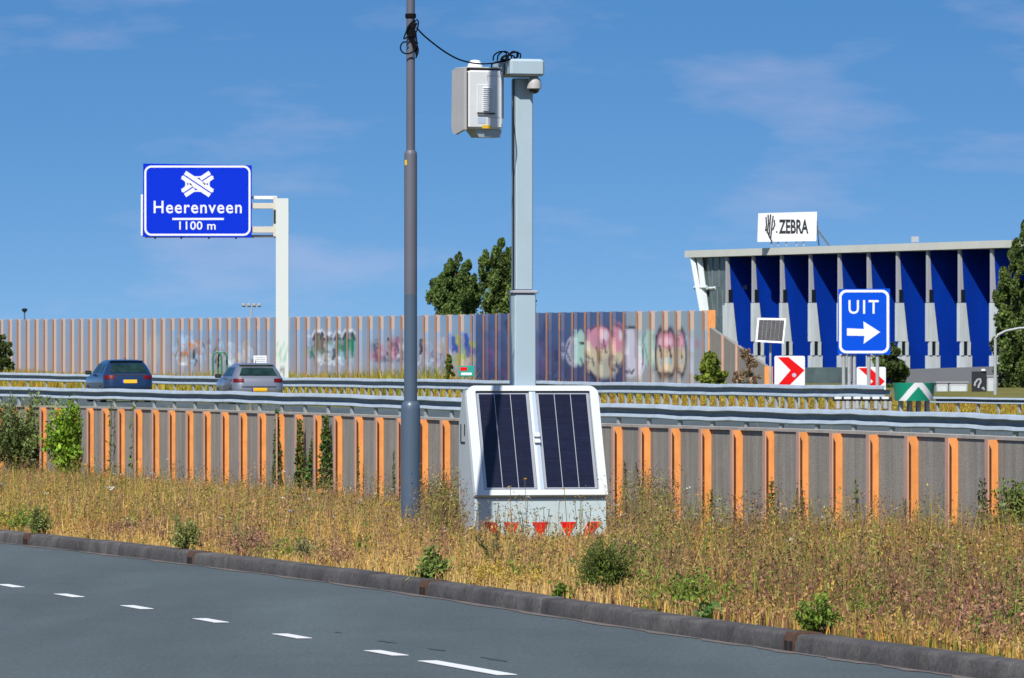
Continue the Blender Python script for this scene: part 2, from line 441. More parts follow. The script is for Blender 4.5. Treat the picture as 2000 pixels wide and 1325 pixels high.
# lane marking: short dashes and one long line
def Gr(px, py, z=0.0):
    Z = (EYE - z) * F / (py - YH); return C(px, Z, z)
dash_pts = [(-98, 1125.5), (20, 1145.5), (135, 1164.5), (267, 1187.5), (411, 1213.5), (570, 1244), (754, 1277)]
lane_a, lane_b = Gr(20, 1146), Gr(1005, 1320)
ld = (lane_b - lane_a); ld.z = 0; ld.normalize(); lnv = Vector((-ld.y, ld.x, 0))
def dash(c, L, W=0.105):
    c = Vector((c.x, c.y, 0.004))
    a, b = ld * L / 2, lnv * W / 2
    vs = [c - a - b, c + a - b, c + a + b, c - a + b]
    o = MB().add(vs + [v + Vector((0, 0, 0.003)) for v in vs], [(0, 1, 5, 4), (1, 2, 6, 5), (2, 3, 7, 6), (3, 0, 4, 7), (4, 5, 6, 7)]).build('lane_dash', M['road_paint'], road)
for px, py in dash_pts: dash(Gr(px, py), 0.76)
p0, p1 = Gr(833, 1292.5), Gr(992, 1320)
dash((p0 + p1) / 2, (p1 - p0).length, 0.12)
for k in range(1, 4): dash(p1 + ld * (k * 2.8 + 0.4), 0.76)
for (px, py, L, W) in ((660, 1235, .4, .035), (756, 1253, .6, .05), (856, 1269, .7, .05), (967, 1287, .7, .06)):
    c = Gr(px, py, 0.004); c.z = 0.0035
    pts = []
    for k in range(12):
        a = k * math.pi / 6; r = 0.25 + 0.75 * random.random()
        q = c + ld * math.cos(a) * L * r * 0.6 + lnv * math.sin(a) * W * r
        pts.append(q)
    MB().add(pts, [tuple(range(12))]).build('tar_stain', M['tar'], road)

# verge, slope behind the wall, highway, bank, far land
strip('verge_ground', xs, [lambda x, k=k: ((lambda Z: (Z, verge_z(x, Z)))(Zk(x) + 0.55 + (Zw(x) + 0.3 - Zk(x) - 0.55) * k / 10)) for k in range(11)], M['verge'])
def lerp_row(k, gap=0.0):
    def f(x):
        a, b = (Zn(x), n_top(x) - 0.80), (Zf(x), f_top(x) - 0.80)
        return a[0] + (b[0] - a[0]) * k, a[1] + (b[1] - a[1]) * k + gap
    return f
xs2 = list(range(-900, 3101, 50))
strip('highway_verge_ground', xs2, [lambda x: (Zw(x) + 0.4, w_top(x) - 0.45), lambda x: (Zn(x), n_top(x) - 0.80), lerp_row(0.10)], M['bank'])
strip('highway', xs2, [lerp_row(0.08, 0.004), lerp_row(0.3, 0.004), lerp_row(0.62, 0.004)], M['asphalt'])
strip('bank_ground', xs2, [lerp_row(0.60), lerp_row(0.8), lambda x: (Zf(x), f_top(x) - 0.80),
                    lambda x: (Zf(x) + (Zb(x) - Zf(x)) * 0.4, (f_top(x) - 0.8) * 0.6 + b_base(x) * 0.4),
                    lambda x: (Zb(x), b_base(x)), lambda x: (Zb(x) + 60, b_base(x) * 0.6 + 0.5),
                    lambda x: (560, 1.3), lambda x: (1200, 1.35), lambda x: (9000, 1.4)], M['bank'])
g = MB(); g.add([(-9000, -200, -1.2), (9000, -200, -1.2), (9000, 12000, -1.2), (-9000, 12000, -1.2)], [(0, 1, 2, 3)])
tag(g.build('land', M['bank']), kind='structure')

# ------------------------------------------------------------------ kerb: stones about a metre long, with rusty gully inlets
kerb = tag(bpy.data.objects.new('kerb', None), 'dark concrete kerb along the verge', kind='structure'); COL.objects.link(kerb)
dense = [C(x, Zk(x), 0.0) for x in range(-900, 3101, 5)]
cum = [0.0]
for a, b in zip(dense, dense[1:]): cum.append(cum[-1] + (b - a).length)
def kerb_at(s):
    i = min(max(int(np.searchsorted(cum, s)) - 1, 0), len(dense) - 2)
    t = (s - cum[i]) / (cum[i + 1] - cum[i])
    p = dense[i].lerp(dense[i + 1], t)
    d = (dense[i + 1] - dense[i]).normalized()
    return p, d, Vector((-d.y, d.x, 0))
def s_of_px(px):
    return float(np.interp(px, range(-900, 3101, 5), cum))
prof = [(0.0, -0.1), (0.0, 0.02), (0.012, 0.092), (0.022, 0.108), (0.04, 0.115), (0.175, 0.118), (0.18, -0.1)]
def kerb_piece(name, s0, s1, material, prof=prof, n=3, jit=0.0):
    mb = MB()
    m = len(prof)
    for k in range(n + 1):
        p, d, nn = kerb_at(s0 + (s1 - s0) * k / n)
        for o, z in prof:
            q = p + nn * (o + jit); mb.v.append((q.x, q.y, z + jit * 0.6))
    for k in range(n):
        for i in range(m - 1):
            a = k * m + i; mb.f.append((a, a + 1, a + m + 1, a + m)); mb.m.append(0)
    mb.f += [tuple(range(m)), tuple(range(n * m + m - 1, n * m - 1, -1))]; mb.m += [0, 0]
    return mb.build(name, material, kerb, smooth=True)
inlets = [s_of_px(50), s_of_px(371), s_of_px(826), s_of_px(1541)]
s = s_of_px(-300); s_end = s_of_px(2350)
while s < s_end:
    e = s + 1.35
    for q in inlets:
        if s < q - 0.12 < e: e = q - 0.13
    if e - s > 0.15:
        kerb_piece('kerb_stone', s + 0.014, e - 0.014, M['kerb'] if random.random() < 0.6 else M['kerb_worn'], jit=random.uniform(-0.007, 0.007))
    s = e
    for q in inlets:
        if abs(s - (q - 0.13)) < 1e-6:
            g1 = kerb_piece('gully_inlet', s + 0.004, s + 0.256, M['rust'], [(-0.004, -0.1), (-0.004, 0.085), (0.02, 0.122), (0.18, 0.122), (0.18, -0.1)], 1)
            for h in (0.30, 0.70):
                p, d, nn = kerb_at(s + 0.26 * h)
                a = p + nn * -0.006
                v = [a - d * 0.04, a + d * 0.04]
                MB().add([(v[0].x, v[0].y, 0.012), (v[1].x, v[1].y, 0.012), (v[1].x, v[1].y, 0.068), (v[0].x, v[0].y, 0.068)], [(0, 1, 2, 3)]).build('gully_slot', M['black'], g1)
            s += 0.26

# ------------------------------------------------------------------ retaining wall with orange steel posts
def frame_at(Zfun, x, dx=4.0):
    a, b = C(x - dx, Zfun(x - dx), 0), C(x + dx, Zfun(x + dx), 0)
    t = (b - a).normalized()                    # towards the right, nearer end
    n = Vector((t.y, -t.x, 0))                  # out of the wall, towards the camera side
    if n.y > 0: n = -n
    return t, n
ribs = [5.6, 33, 62, 91, 120, 151, 183, 213, 244, 277, 311, 343, 378, 412, 447, 482, 520, 555, 592, 629, 668, 709, 750, 792, 835, 878, 922, 967, 1013, 1061, 1110, 1162,
        1216, 1270, 1329, 1388, 1449, 1513, 1579, 1645, 1717, 1793, 1872, 1950]
while ribs[0] > -260: ribs.insert(0, ribs[0] - 27.5)
g_ = 82
while ribs[-1] < 3050: ribs.append(ribs[-1] + g_); g_ += 4
wall = thing('retaining_wall', 'low concrete wall with bright orange steel posts at the back of the verge', 'wall', C(1000, Zw(1000), 0))
rib_frames = []
for x in ribs:
    t, n = frame_at(Zw, x)
    base = C(x, Zw(x), 0); rib_frames.append((x, base, t, n))
for k, (x, b, t, n) in enumerate(rib_frames):
    top = w_top(x) - 0.03
    mb = MB()
    def bar(u0, u1, n0, n1, z0, z1, mi=0):
        c = [b + t * u + n * w for u, w in ((u0, n0), (u1, n0), (u1, n1), (u0, n1))]
        mb.hexa(*[(q.x, q.y, z0) for q in c], *[(q.x, q.y, z1) for q in c], mi)
    jt = random.uniform(-0.004, 0.004)
    bar(-0.006, 0.006, -0.02, 0.117 + jt, -0.25, top, 0)                        # web
    bar(-0.030, 0.085, 0.1175 + jt, 0.132 + jt, -0.25, top + 0.002, 1)          # front flange
    mb.build('post', [M['orange'], M['pale_orange']], wall, world=True)
for k in range(len(rib_frames) - 1):
    (xa, a, ta, na), (xb, b, tb, nb) = rib_frames[k], rib_frames[k + 1]
    j = random.uniform(-0.008, 0.008)
    p = [a + ta * 0.008 + na * j, b - tb * 0.008 + nb * j, b - tb * 0.008 - nb * 0.16, a + ta * 0.008 - na * 0.16]
    zt = [w_top(xa) - 0.035, w_top(xb) - 0.035]; zt = [zt[0], zt[1], zt[1], zt[0]]
    MB().hexa(*[(q.x, q.y, -0.25) for q in p], *[(q.x, q.y, z) for q, z in zip(p, zt)]).build('panel', M['concrete'], wall, world=True)
    q0, q1 = a + ta * 0.004, b - tb * 0.004
    c = [q0 + na * 0.02, q1 + nb * 0.02, q1 - nb * 0.17, q0 - na * 0.17]
    za, zb = w_top(xa), w_top(xb)
    hz = (za, zb, zb, za)
    MB().hexa(*[(q.x, q.y, z - 0.032) for q, z in zip(c, hz)], *[(q.x, q.y, z) for q, z in zip(c, hz)]).build('coping', M['coping'], wall, world=True)

# ------------------------------------------------------------------ guardrails
DEEP_W_PROF = [(0.12, 0.0), (0.19, 0.010), (0.20, 0.030), (0.17, 0.085), (0.145, 0.095), (0.0, 0.105), (0.0, 0.205), (0.15, 0.208), (0.19, 0.214), (0.20, 0.228), (0.165, 0.292), (0.13, 0.308), (0.0, 0.31)]  # middle channel shaped deeper than a real beam so it falls into shade
def guardrail(label, Zfun, topf, x0, x1, posts, hs=1.0, step=20, group='steel guardrails of the motorway', wob=0.008, drop=0.9, wpost=0.055):
    g = thing('guardrail', label, 'guardrail', C((x0 + x1) / 2, Zfun((x0 + x1) / 2), 0), group=group)
    mb = MB(); m = len(DEEP_W_PROF)
    X = np.arange(x0, x1 + 1, step)
    for i, x in enumerate(X):
        t, n = frame_at(Zfun, x)
        b = C(x, Zfun(x), 0); zt = topf(x) + wob * (math.sin(x * 0.031) + 0.7 * math.sin(x * 0.083 + 1) + 0.4 * math.sin(x * 0.21))
        for o, z in DEEP_W_PROF:
            q = b + n * o
            mb.v.append((q.x, q.y, zt - 0.31 * hs + z * hs))
    for i in range(len(X) - 1):
        for k in range(m - 1):
            a = i * m + k; mb.f.append((a, a + m, a + m + 1, a + 1)); mb.m.append(0)
    mb.build('rail_beam', M['galv'], g, world=True)
    # bolted splice plates every few metres are small; posts are one shared mesh
    pm = MB().box(-wpost, wpost, -0.03, 0.03, -drop, -0.31 * hs + 0.05).mesh('post', M['galv_dull'])
    for x in posts:
        t, n = frame_at(Zfun, x)
        o = link('post', pm, g)
        p = C(x, Zfun(x), topf(x) - 0.04) + n * 0.13
        o.location = p - g.location
        o.rotation_euler = (0, random.uniform(-0.02, 0.02), math.atan2(t.y, t.x))
    return g
def run(x0, x1, sp):
    out = [x0]
    while out[-1] < x1: out.append(out[-1] + sp(out[-1]))
    return out
guardrail('near steel guardrail just behind the orange posted wall', Zn, n_top, -400, 2500,
          run(-300, 2450, tab([(-300, 33), (35, 36.5), (330, 40), (540, 44.5), (720, 47.5), (850, 51), (1220, 59), (1400, 66), (1600, 72), (1850, 81), (2450, 100)])), wpost=0.075)
fp = run(-300, 395, lambda x: 36) + run(404, 1735, tab([(400, 12.6), (600, 13.4), (1000, 15.6), (1350, 18.3), (1740, 21)]))
guardrail('far steel guardrail behind the two cars with closely set posts', Zf, f_top, -400, 1748, fp, hs=1.15, wpost=0.065)
guardrail('short low guardrail right of the green and white crash cushion', lambda x: 182 - (np.asarray(x, float) - 1825) * 0.04, lambda x: 1.7 - (775.5 - 740 + (np.asarray(x, float) - 1825) * 0.012) * (182 - (np.asarray(x, float) - 1825) * 0.04) / F,
          1828, 2300, run(1840, 2290, lambda x: 40), hs=0.55, wob=0.004, drop=0.6)

# ------------------------------------------------------------------ graffiti painted on the noise barrier
def ell(px, py, c, cx, cy, rx, ry, col, soft=0.25, a=1.0):
    d = np.sqrt(((px - cx) / rx) ** 2 + ((py - cy) / ry) ** 2)
    w = np.clip((1 - d) / soft, 0, 1)[:, None] * a
    return c * (1 - w) + np.array(col) * w
def edge(px, py, c, cx, cy, rx, ry, col, th=2.2, a=0.85, y0=-9999, y1=9999):
    d = np.abs(np.sqrt(((px - cx) / rx) ** 2 + ((py - cy) / ry) ** 2) - 1) * min(rx, ry)
    w = (np.clip(1 - d / th, 0, 1) * (py > y0) * (py < y1))[:, None] * a
    return c * (1 - w) + np.array(col) * w
def stroke(px, py, c, pts, width, col, a=0.9):
    best = np.full(px.shape, 1e9)
    for (x0, y0), (x1, y1) in zip(pts, pts[1:]):
        dx, dy = x1 - x0, y1 - y0
        t = np.clip(((px - x0) * dx + (py - y0) * dy) / (dx * dx + dy * dy + 1e-9), 0, 1)
        best = np.minimum(best, np.hypot(px - x0 - t * dx, py - y0 - t * dy))
    w = np.clip((width - best) / (0.45 * width), 0, 1)[:, None] * a
    return c * (1 - w) + np.array(col) * w
KK, WH, PK, BG, MT, LB, LL = (0.02, 0.02, 0.03), (0.72, 0.76, 0.84), (0.66, 0.30, 0.42), (0.66, 0.57, 0.42), (0.42, 0.66, 0.60), (0.38, 0.55, 0.76), (0.64, 0.65, 0.78)
G_STROKES = []
rs = random.Random(5)
def zone(x0, x1, y0, y1, n, pal, wlo=1.5, whi=4.5, slope=10, amin=0.5):
    for _ in range(n):
        x = rs.uniform(x0, x1); ya = rs.uniform(y0, y1 - 8); yb = min(y1, ya + rs.uniform(8, 38))
        G_STROKES.append(([(x, ya), (x + rs.uniform(-slope, slope) * 0.5, (ya + yb) / 2), (x + rs.uniform(-slope, slope), yb)], rs.uniform(wlo, whi), rs.choice(pal), rs.uniform(amin, 0.95)))
zone(345, 395, 655, 712, 16, [(0.04, 0.05, 0.08), (0.38, 0.58, 0.80), (0.70, 0.74, 0.80), (0.62, 0.26, 0.08)], 2.0, 3.6, 6, 0.9)
zone(400, 500, 655, 712, 18, [(0.07, 0.08, 0.12), (0.40, 0.58, 0.80), (0.64, 0.70, 0.76), (0.50, 0.44, 0.42)], 1.8, 3.6, 6, 0.8)
zone(345, 395, 655, 705, 22, [(0.05, 0.06, 0.08), LB, LB, (0.55, 0.60, 0.66), (0.62, 0.24, 0.06), (0.30, 0.20, 0.16)])
zone(400, 440, 648, 690, 9, [(0.08, 0.09, 0.13), (0.4, 0.46, 0.58), (0.28, 0.28, 0.36)], 1.2, 3)
zone(440, 500, 655, 705, 14, [LB, (0.50, 0.56, 0.62), (0.45, 0.43, 0.42), (0.36, 0.50, 0.66)])
zone(598, 612, 668, 700, 6, [(0.5, 0.45, 0.36), (0.12, 0.12, 0.18), WH], 1.5, 3)
zone(612, 692, 655, 690, 14, [(0.03, 0.03, 0.05), (0.03, 0.22, 0.16), WH], 2.0, 3.6, 6, 0.85)
zone(735, 790, 655, 700, 12, [(0.05, 0.05, 0.09), (0.55, 0.20, 0.32), (0.62, 0.66, 0.76)], 1.8, 3.4, 6, 0.85)
zone(820, 882, 655, 712, 12, [(0.05, 0.05, 0.08), (0.55, 0.64, 0.80), (0.50, 0.42, 0.56)], 1.8, 3.4, 6, 0.85)
zone(612, 692, 668, 712, 40, [WH, WH, (0.03, 0.22, 0.16), (0.04, 0.05, 0.08), (0.36, 0.52, 0.66), (0.25, 0.23, 0.21)], 1.8, 4.2, 9)
zone(730, 790, 655, 705, 26, [(0.09, 0.10, 0.17), (0.30, 0.12, 0.20), (0.36, 0.36, 0.46), (0.16, 0.18, 0.28)], 1.5, 3.8, 9)
zone(818, 880, 655, 720, 26, [(0.36, 0.48, 0.66), (0.30, 0.28, 0.36), (0.42, 0.36, 0.46), (0.13, 0.13, 0.2), (0.42, 0.38, 0.34)], 1.5, 4, 9)
zone(882, 925, 652, 715, 14, [(0.42, 0.60, 0.14), (0.05, 0.10, 0.46), (0.60, 0.60, 0.66), (0.60, 0.48, 0.42)], 2.5, 5, 6, 0.9)
zone(882, 925, 655, 715, 16, [(0.34, 0.46, 0.10), (0.40, 0.52, 0.16), (0.05, 0.10, 0.42), (0.46, 0.44, 0.50), (0.50, 0.42, 0.38)], 2, 5, 8)
zone(930, 1100, 625, 735, 40, [(0.055, 0.075, 0.20), (0.10, 0.075, 0.20), (0.08, 0.14, 0.32), (0.04, 0.05, 0.13), (0.17, 0.10, 0.25)], 3, 8, 8, 0.2)
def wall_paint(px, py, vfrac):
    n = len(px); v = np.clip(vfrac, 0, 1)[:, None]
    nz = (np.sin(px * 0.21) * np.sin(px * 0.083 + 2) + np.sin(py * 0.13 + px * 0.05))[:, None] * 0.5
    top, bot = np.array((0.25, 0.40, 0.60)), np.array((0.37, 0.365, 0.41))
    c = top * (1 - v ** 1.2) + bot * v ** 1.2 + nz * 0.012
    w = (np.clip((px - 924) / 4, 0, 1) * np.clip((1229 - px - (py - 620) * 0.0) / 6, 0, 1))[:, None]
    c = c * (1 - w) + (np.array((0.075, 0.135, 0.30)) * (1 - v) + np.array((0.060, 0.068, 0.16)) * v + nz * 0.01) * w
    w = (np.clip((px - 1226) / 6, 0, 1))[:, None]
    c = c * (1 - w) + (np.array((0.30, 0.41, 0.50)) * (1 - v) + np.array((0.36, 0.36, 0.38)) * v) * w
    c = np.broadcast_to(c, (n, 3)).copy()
    c = ell(px, py, c, 300, 684, 17, 34, (0.44, 0.50, 0.52), 0.4, 0.85)
    for pts, wd, col, a in G_STROKES: c = stroke(px, py, c, pts, wd * 1.25, col, a)
    # green pieces with dark roofs and white outlines
    for cx, ry, col in ((617, 16, (0.10, 0.16, 0.15)), (629, 18, (0.20, 0.15, 0.13)), (642, 22, (0.03, 0.24, 0.16)), (659, 26, (0.02, 0.20, 0.15)), (675, 22, (0.03, 0.23, 0.17)), (688, 28, (0.02, 0.24, 0.14))):
        c = ell(px, py, c, cx, 672, 4.6, ry, col, 0.3)
        c = stroke(px, py, c, [(cx - 5, 664), (cx, 650), (cx + 5, 664)], 2.6, (0.045, 0.04, 0.06))
        c = stroke(px, py, c, [(cx - 8, 658), (cx - 1, 644), (cx + 6, 652)], 2.2, WH, 0.8)
    # the big pastel letters on the right
    c = ell(px, py, c, 1120, 686, 17, 32, (0.46, 0.50, 0.66), 0.15); c = ell(px, py, c, 1121, 686, 9, 22, (0.30, 0.37, 0.55), 0.3)
    c = ell(px, py, c, 1134, 682, 13, 36, MT, 0.2); c = stroke(px, py, c, [(1126, 668), (1134, 648), (1143, 664)], 5, MT)
    c = ell(px, py, c, 1172, 688, 30, 48, BG, 0.08); c = ell(px, py, c, 1206, 680, 15, 42, BG, 0.08)
    c = ell(px, py, c, 1180, 720, 26, 24, (0.44, 0.46, 0.40), 0.4); c = ell(px, py, c, 1196, 712, 16, 24, (0.46, 0.43, 0.36), 0.3)
    c = ell(px, py, c, 1171, 660, 26, 28, PK, 0.3); c = ell(px, py, c, 1208, 660, 13, 34, PK, 0.3)
    c = ell(px, py, c, 1170, 668, 9, 12, (0.44, 0.30, 0.46), 0.6); c = ell(px, py, c, 1183, 655, 6, 15, WH, 0.5, 0.8); c = ell(px, py, c, 1212, 655, 4, 14, WH, 0.4, 0.8)
    c = edge(px, py, c, 1172, 676, 30, 40, (0.10, 0.05, 0.14), 2.6, 0.9, 600, 664); c = edge(px, py, c, 1206, 676, 15, 40, (0.10, 0.05, 0.14), 2.4, 0.9)
    c = stroke(px, py, c, [(1166, 678), (1168, 700), (1172, 715)], 2.4, KK); c = stroke(px, py, c, [(1198, 700), (1206, 716), (1216, 732)], 3.0, (0.06, 0.09, 0.16))
    c = stroke(px, py, c, [(1144, 690), (1150, 722), (1162, 742)], 3.0, KK, 0.8); c = stroke(px, py, c, [(1134, 670), (1141, 671)], 3.4, KK)
    c = ell(px, py, c, 1232, 690, 15, 52, LL, 0.15); c = ell(px, py, c, 1244, 704, 18, 36, LL, 0.2)
    c = stroke(px, py, c, [(1224, 640), (1239, 640)], 3.0, KK); c = stroke(px, py, c, [(1226, 720), (1234, 730), (1238, 722)], 2.2, KK, 0.8)
    c = stroke(px, py, c, [(1240, 650), (1241, 700)], 1.6, (0.24, 0.26, 0.38), 0.6)
    c = ell(px, py, c, 1268, 680, 13, 42, MT, 0.2); c = stroke(px, py, c, [(1262, 650), (1255, 664), (1262, 690), (1268, 720)], 1.6, (0.10, 0.16, 0.2), 0.6)
    for cx, top_, bw in ((1291, 652, 10), (1309, 652, 11), (1329, 650, 11)):
        c = ell(px, py, c, cx, 706, bw, 36, BG, 0.12); c = ell(px, py, c, cx, 664, bw * 0.95, 20, PK, 0.25)
        c = ell(px, py, c, cx, 668, bw * 0.4, 10, WH, 0.5, 0.6)
        c = edge(px, py, c, cx, 690, bw, 46, (0.03, 0.03, 0.06), 2.6, 0.95)
        c = stroke(px, py, c, [(cx - 3, 676), (cx, 688), (cx + 2, 700)], 2.6, KK); c = ell(px, py, c, cx + 1, 706, 3.2, 9, (0.30, 0.50, 0.64), 0.4)
        c = stroke(px, py, c, [(cx - 5, 728), (cx + 4, 732)], 2.4, KK, 0.8)
    c = stroke(px, py, c, [(1342, 660), (1350, 690), (1346, 726)], 4, LB, 0.8)
    for pts in ([(1150, 650), (1146, 672), (1150, 700)], [(1192, 690), (1190, 712), (1198, 728)], [(1218, 650), (1217, 690), (1222, 728)], [(1254, 680), (1256, 706), (1250, 728)], [(1282, 656), (1279, 690), (1282, 724)],
                [(1300, 690), (1299, 728)], [(1319, 690), (1319, 728)], [(1156, 700), (1160, 714)], [(1178, 664), (1184, 690)], [(1112, 668), (1106, 686), (1114, 706)], [(1134, 700), (1140, 716)]):
        c = stroke(px, py, c, pts, 2.2, (0.05, 0.06, 0.10), 0.85)
    c = ell(px, py, c, 1362, 672, 7, 14, (0.44, 0.22, 0.34), 0.7, 0.7)
    return c
def py_of(Z, z): return YH + (EYE - z) * F / Z

nb_sp = tab([(-900, 15.5), (0, 17.4), (480, 19.2), (620, 20.4), (750, 21.5), (940, 24.5), (1150, 25.5), (1500, 26)])
nr = [6.0]
while nr[-1] < 1350: nr.append(nr[-1] + nb_sp(nr[-1]))
sc_ = (1355.0 - 6) / (nr[-1] - 6); nr = [6 + (x - 6) * sc_ for x in nr]
while nr[0] > -260: nr.insert(0, nr[0] - nb_sp(nr[0]))
nr.append(1383)
barrier = thing('noise_barrier', 'tall noise barrier with orange posts and graffiti along the far side of the motorway', 'noise barrier', C(700, Zb(700), 0))
for x in nr:
    t, n = frame_at(Zb, x); b = C(x, Zb(x), 0); zt, zb = b_top(x), b_base(x) - 0.6
    mb = MB()
    def bar(u0, u1, n0, n1, mi, nz=26):
        pts = [b + t * u + n * w for u, w in ((u0, n0), (u1, n0), (u1, n1), (u0, n1))]
        o = len(mb.v)
        for k in range(nz + 1):
            z = zb + (zt - zb) * k / nz
            mb.v += [(q.x, q.y, z) for q in pts]
        for k in range(nz):
            for i in range(4):
                j = (i + 1) % 4; a = o + k * 4
                mb.f.append((a + i, a + j, a + 4 + j, a + 4 + i)); mb.m.append(0)
        a = o + nz * 4; mb.f.append((a, a + 1, a + 2, a + 3)); mb.m.append(0)
        return o, len(mb.v)
    web = bar(-0.02, 0.02, -0.1, 0.22, 0); fl = bar(-0.11, 0.11, 0.222, 0.245, 0)
    V = np.array(mb.v); pz = V[:, 2]
    ppx = 1000 + V[:, 0] * F / V[:, 1]; ppy = py_of(V[:, 1], pz); vf = (zt - pz) / (zt - b_base(x))
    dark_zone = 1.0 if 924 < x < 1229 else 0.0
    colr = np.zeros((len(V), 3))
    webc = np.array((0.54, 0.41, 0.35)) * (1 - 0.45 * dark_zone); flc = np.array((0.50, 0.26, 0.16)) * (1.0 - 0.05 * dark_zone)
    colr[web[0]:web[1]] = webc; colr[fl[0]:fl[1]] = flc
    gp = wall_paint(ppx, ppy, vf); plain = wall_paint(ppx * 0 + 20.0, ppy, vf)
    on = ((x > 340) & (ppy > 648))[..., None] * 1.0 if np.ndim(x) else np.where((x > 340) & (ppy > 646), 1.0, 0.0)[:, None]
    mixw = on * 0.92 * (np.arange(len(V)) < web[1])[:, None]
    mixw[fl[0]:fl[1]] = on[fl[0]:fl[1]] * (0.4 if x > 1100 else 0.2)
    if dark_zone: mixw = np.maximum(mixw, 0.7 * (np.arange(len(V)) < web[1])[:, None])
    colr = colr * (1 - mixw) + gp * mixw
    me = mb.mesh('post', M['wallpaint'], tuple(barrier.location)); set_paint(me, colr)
    link('post', me, barrier)
for xa, xb in zip(nr, nr[1:]):
    big = xa > 320
    nx, nz = (10, 60) if big else (2, 10)
    mb = MB(); vf = []
    for side in (0, 1):
        for i in range(nx + 1):
            x = xa + (xb - xa) * i / nx
            t, n = frame_at(Zb, x); b = C(x, Zb(x), 0) - n * (0.0 if side == 0 else 0.14)
            for k in range(nz + 1):
                zt, zb = b_top(x) - 0.02, b_base(x) - 0.6
                z = zb + (zt - zb) * k / nz
                mb.v.append((b.x, b.y, z)); vf.append((zt - z) / (zt - b_base(x)))
    h = (nx + 1) * (nz + 1)
    for i in range(nx):
        for k in range(nz):
            a = i * (nz + 1) + k
            mb.f.append((a, a + nz + 1, a + nz + 2, a + 1))
        a, c = i * (nz + 1) + nz, (i + 1) * (nz + 1) + nz
        mb.f.append((a, c, c + h, a + h))
    a, c = h, h + nx * (nz + 1); mb.f.append((a, a + nz, c + nz, c))
    mb.m = [0] * len(mb.f)
    V = np.array(mb.v)
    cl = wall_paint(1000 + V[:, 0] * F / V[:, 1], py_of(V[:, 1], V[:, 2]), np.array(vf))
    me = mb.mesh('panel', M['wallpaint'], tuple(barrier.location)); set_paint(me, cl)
    link('panel', me, barrier)
# sloping wing wall at the right end
wing = [(1385, 640), (1411, 656.5), (1438, 675), (1467, 695), (1497, 716)]
Zwg = lambda x: 281 - (x - 1385) * 0.075
x = 1390; b = C(x, 282.5, 0)
MB().box(b.x - 0.15, b.x + 0.15, b.y - 0.15, b.y + 0.15, 0.8, EYE + (740 - 606) * 282.5 / F).build('end_post', M['orange'], barrier, world=True)
for (xa, ya), (xb, yb) in zip(wing, wing[1:]):
    a0, b0 = P(xa + 1, ya, Zwg(xa)), P(xb - 1, yb, Zwg(xb))
    a1, b1 = a0 + Vector((0.15, 0.15, 0)), b0 + Vector((0.15, 0.15, 0))
    MB().hexa((a0.x, a0.y, 0.6), (b0.x, b0.y, 0.6), (b1.x, b1.y, 0.6), (a1.x, a1.y, 0.6), a0, b0, b1, a1).build('wing_panel', M['concrete'], barrier, world=True)
for xa, ya in wing[1:-1]:
    p = P(xa, ya, Zwg(xa))
    MB().box(p.x - 0.045, p.x + 0.045, p.y - 0.12, p.y + 0.03, 0.6, p.z + 0.02).build('wing_post', M['pale_orange'], barrier, world=True)
p = P(1501, 716, Zwg(1499) - 0.4)
MB().box(p.x - 0.17, p.x + 0.17, p.y - 0.15, p.y + 0.15, 0.4, p.z).build('wing_end_post', M['orange'], barrier, world=True)

# ------------------------------------------------------------------ text and sign helpers
def text_shape(txt, w, h, bold=0.0, space=1.0):
    """verts in x,z centred, scaled to w by h; returns verts, faces"""
    cu = bpy.data.curves.new('letters', 'FONT'); cu.body = txt; cu.fill_mode = 'FRONT'
    cu.offset = bold; cu.space_character = space; cu.resolution_u = 4
    ob = bpy.data.objects.new('letters', cu); COL.objects.link(ob)
    bpy.context.view_layer.update()
    me = bpy.data.meshes.new_from_object(ob.evaluated_get(bpy.context.evaluated_depsgraph_get()))
    V = np.array([v.co[:] for v in me.vertices]); fs = [tuple(p.vertices) for p in me.polygons]
    bpy.data.objects.remove(ob); bpy.data.curves.remove(cu); bpy.data.meshes.remove(me)
    lo, hi = V.min(0), V.max(0)
    V[:, 0] = (V[:, 0] - (lo[0] + hi[0]) / 2) * w / (hi[0] - lo[0]); V[:, 1] = (V[:, 1] - (lo[1] + hi[1]) / 2) * h / (hi[1] - lo[1])
    return V, fs
def put_text(mb, txt, cx, cz, w, h, y, bold=0.0, space=1.0, mi=0):
    V, fs = text_shape(txt, w, h, bold, space)
    mb.add([(v[0] + cx, y, v[1] + cz) for v in V], fs, mi)
def rrect(w, h, r, n=6, cx=0, cz=0):
    pts = []
    for sx, sz, a0 in ((1, 1, 0), (-1, 1, 90), (-1, -1, 180), (1, -1, 270)):
        for k in range(n + 1):
            a = R(a0 + 90 * k / n)
            pts.append((cx + sx * (w / 2 - r) + r * math.cos(a), cz + sz * (h / 2 - r) + r * math.sin(a)))
    return pts
def strip2(mb, pts, wd, y, mi=0):                # flat ribbon along pts in x,z
    n = len(pts); L, Rr = [], []
    for i, (x, z) in enumerate(pts):
        a, b = pts[max(i - 1, 0)], pts[min(i + 1, n - 1)]
        dx, dz = b[0] - a[0], b[1] - a[1]; l = math.hypot(dx, dz) or 1
        L.append((x - dz / l * wd / 2, y, z + dx / l * wd / 2)); Rr.append((x + dz / l * wd / 2, y, z - dx / l * wd / 2))
    mb.add(L + Rr, [(i, n + i, n + i + 1, i + 1) for i in range(n - 1)], mi)

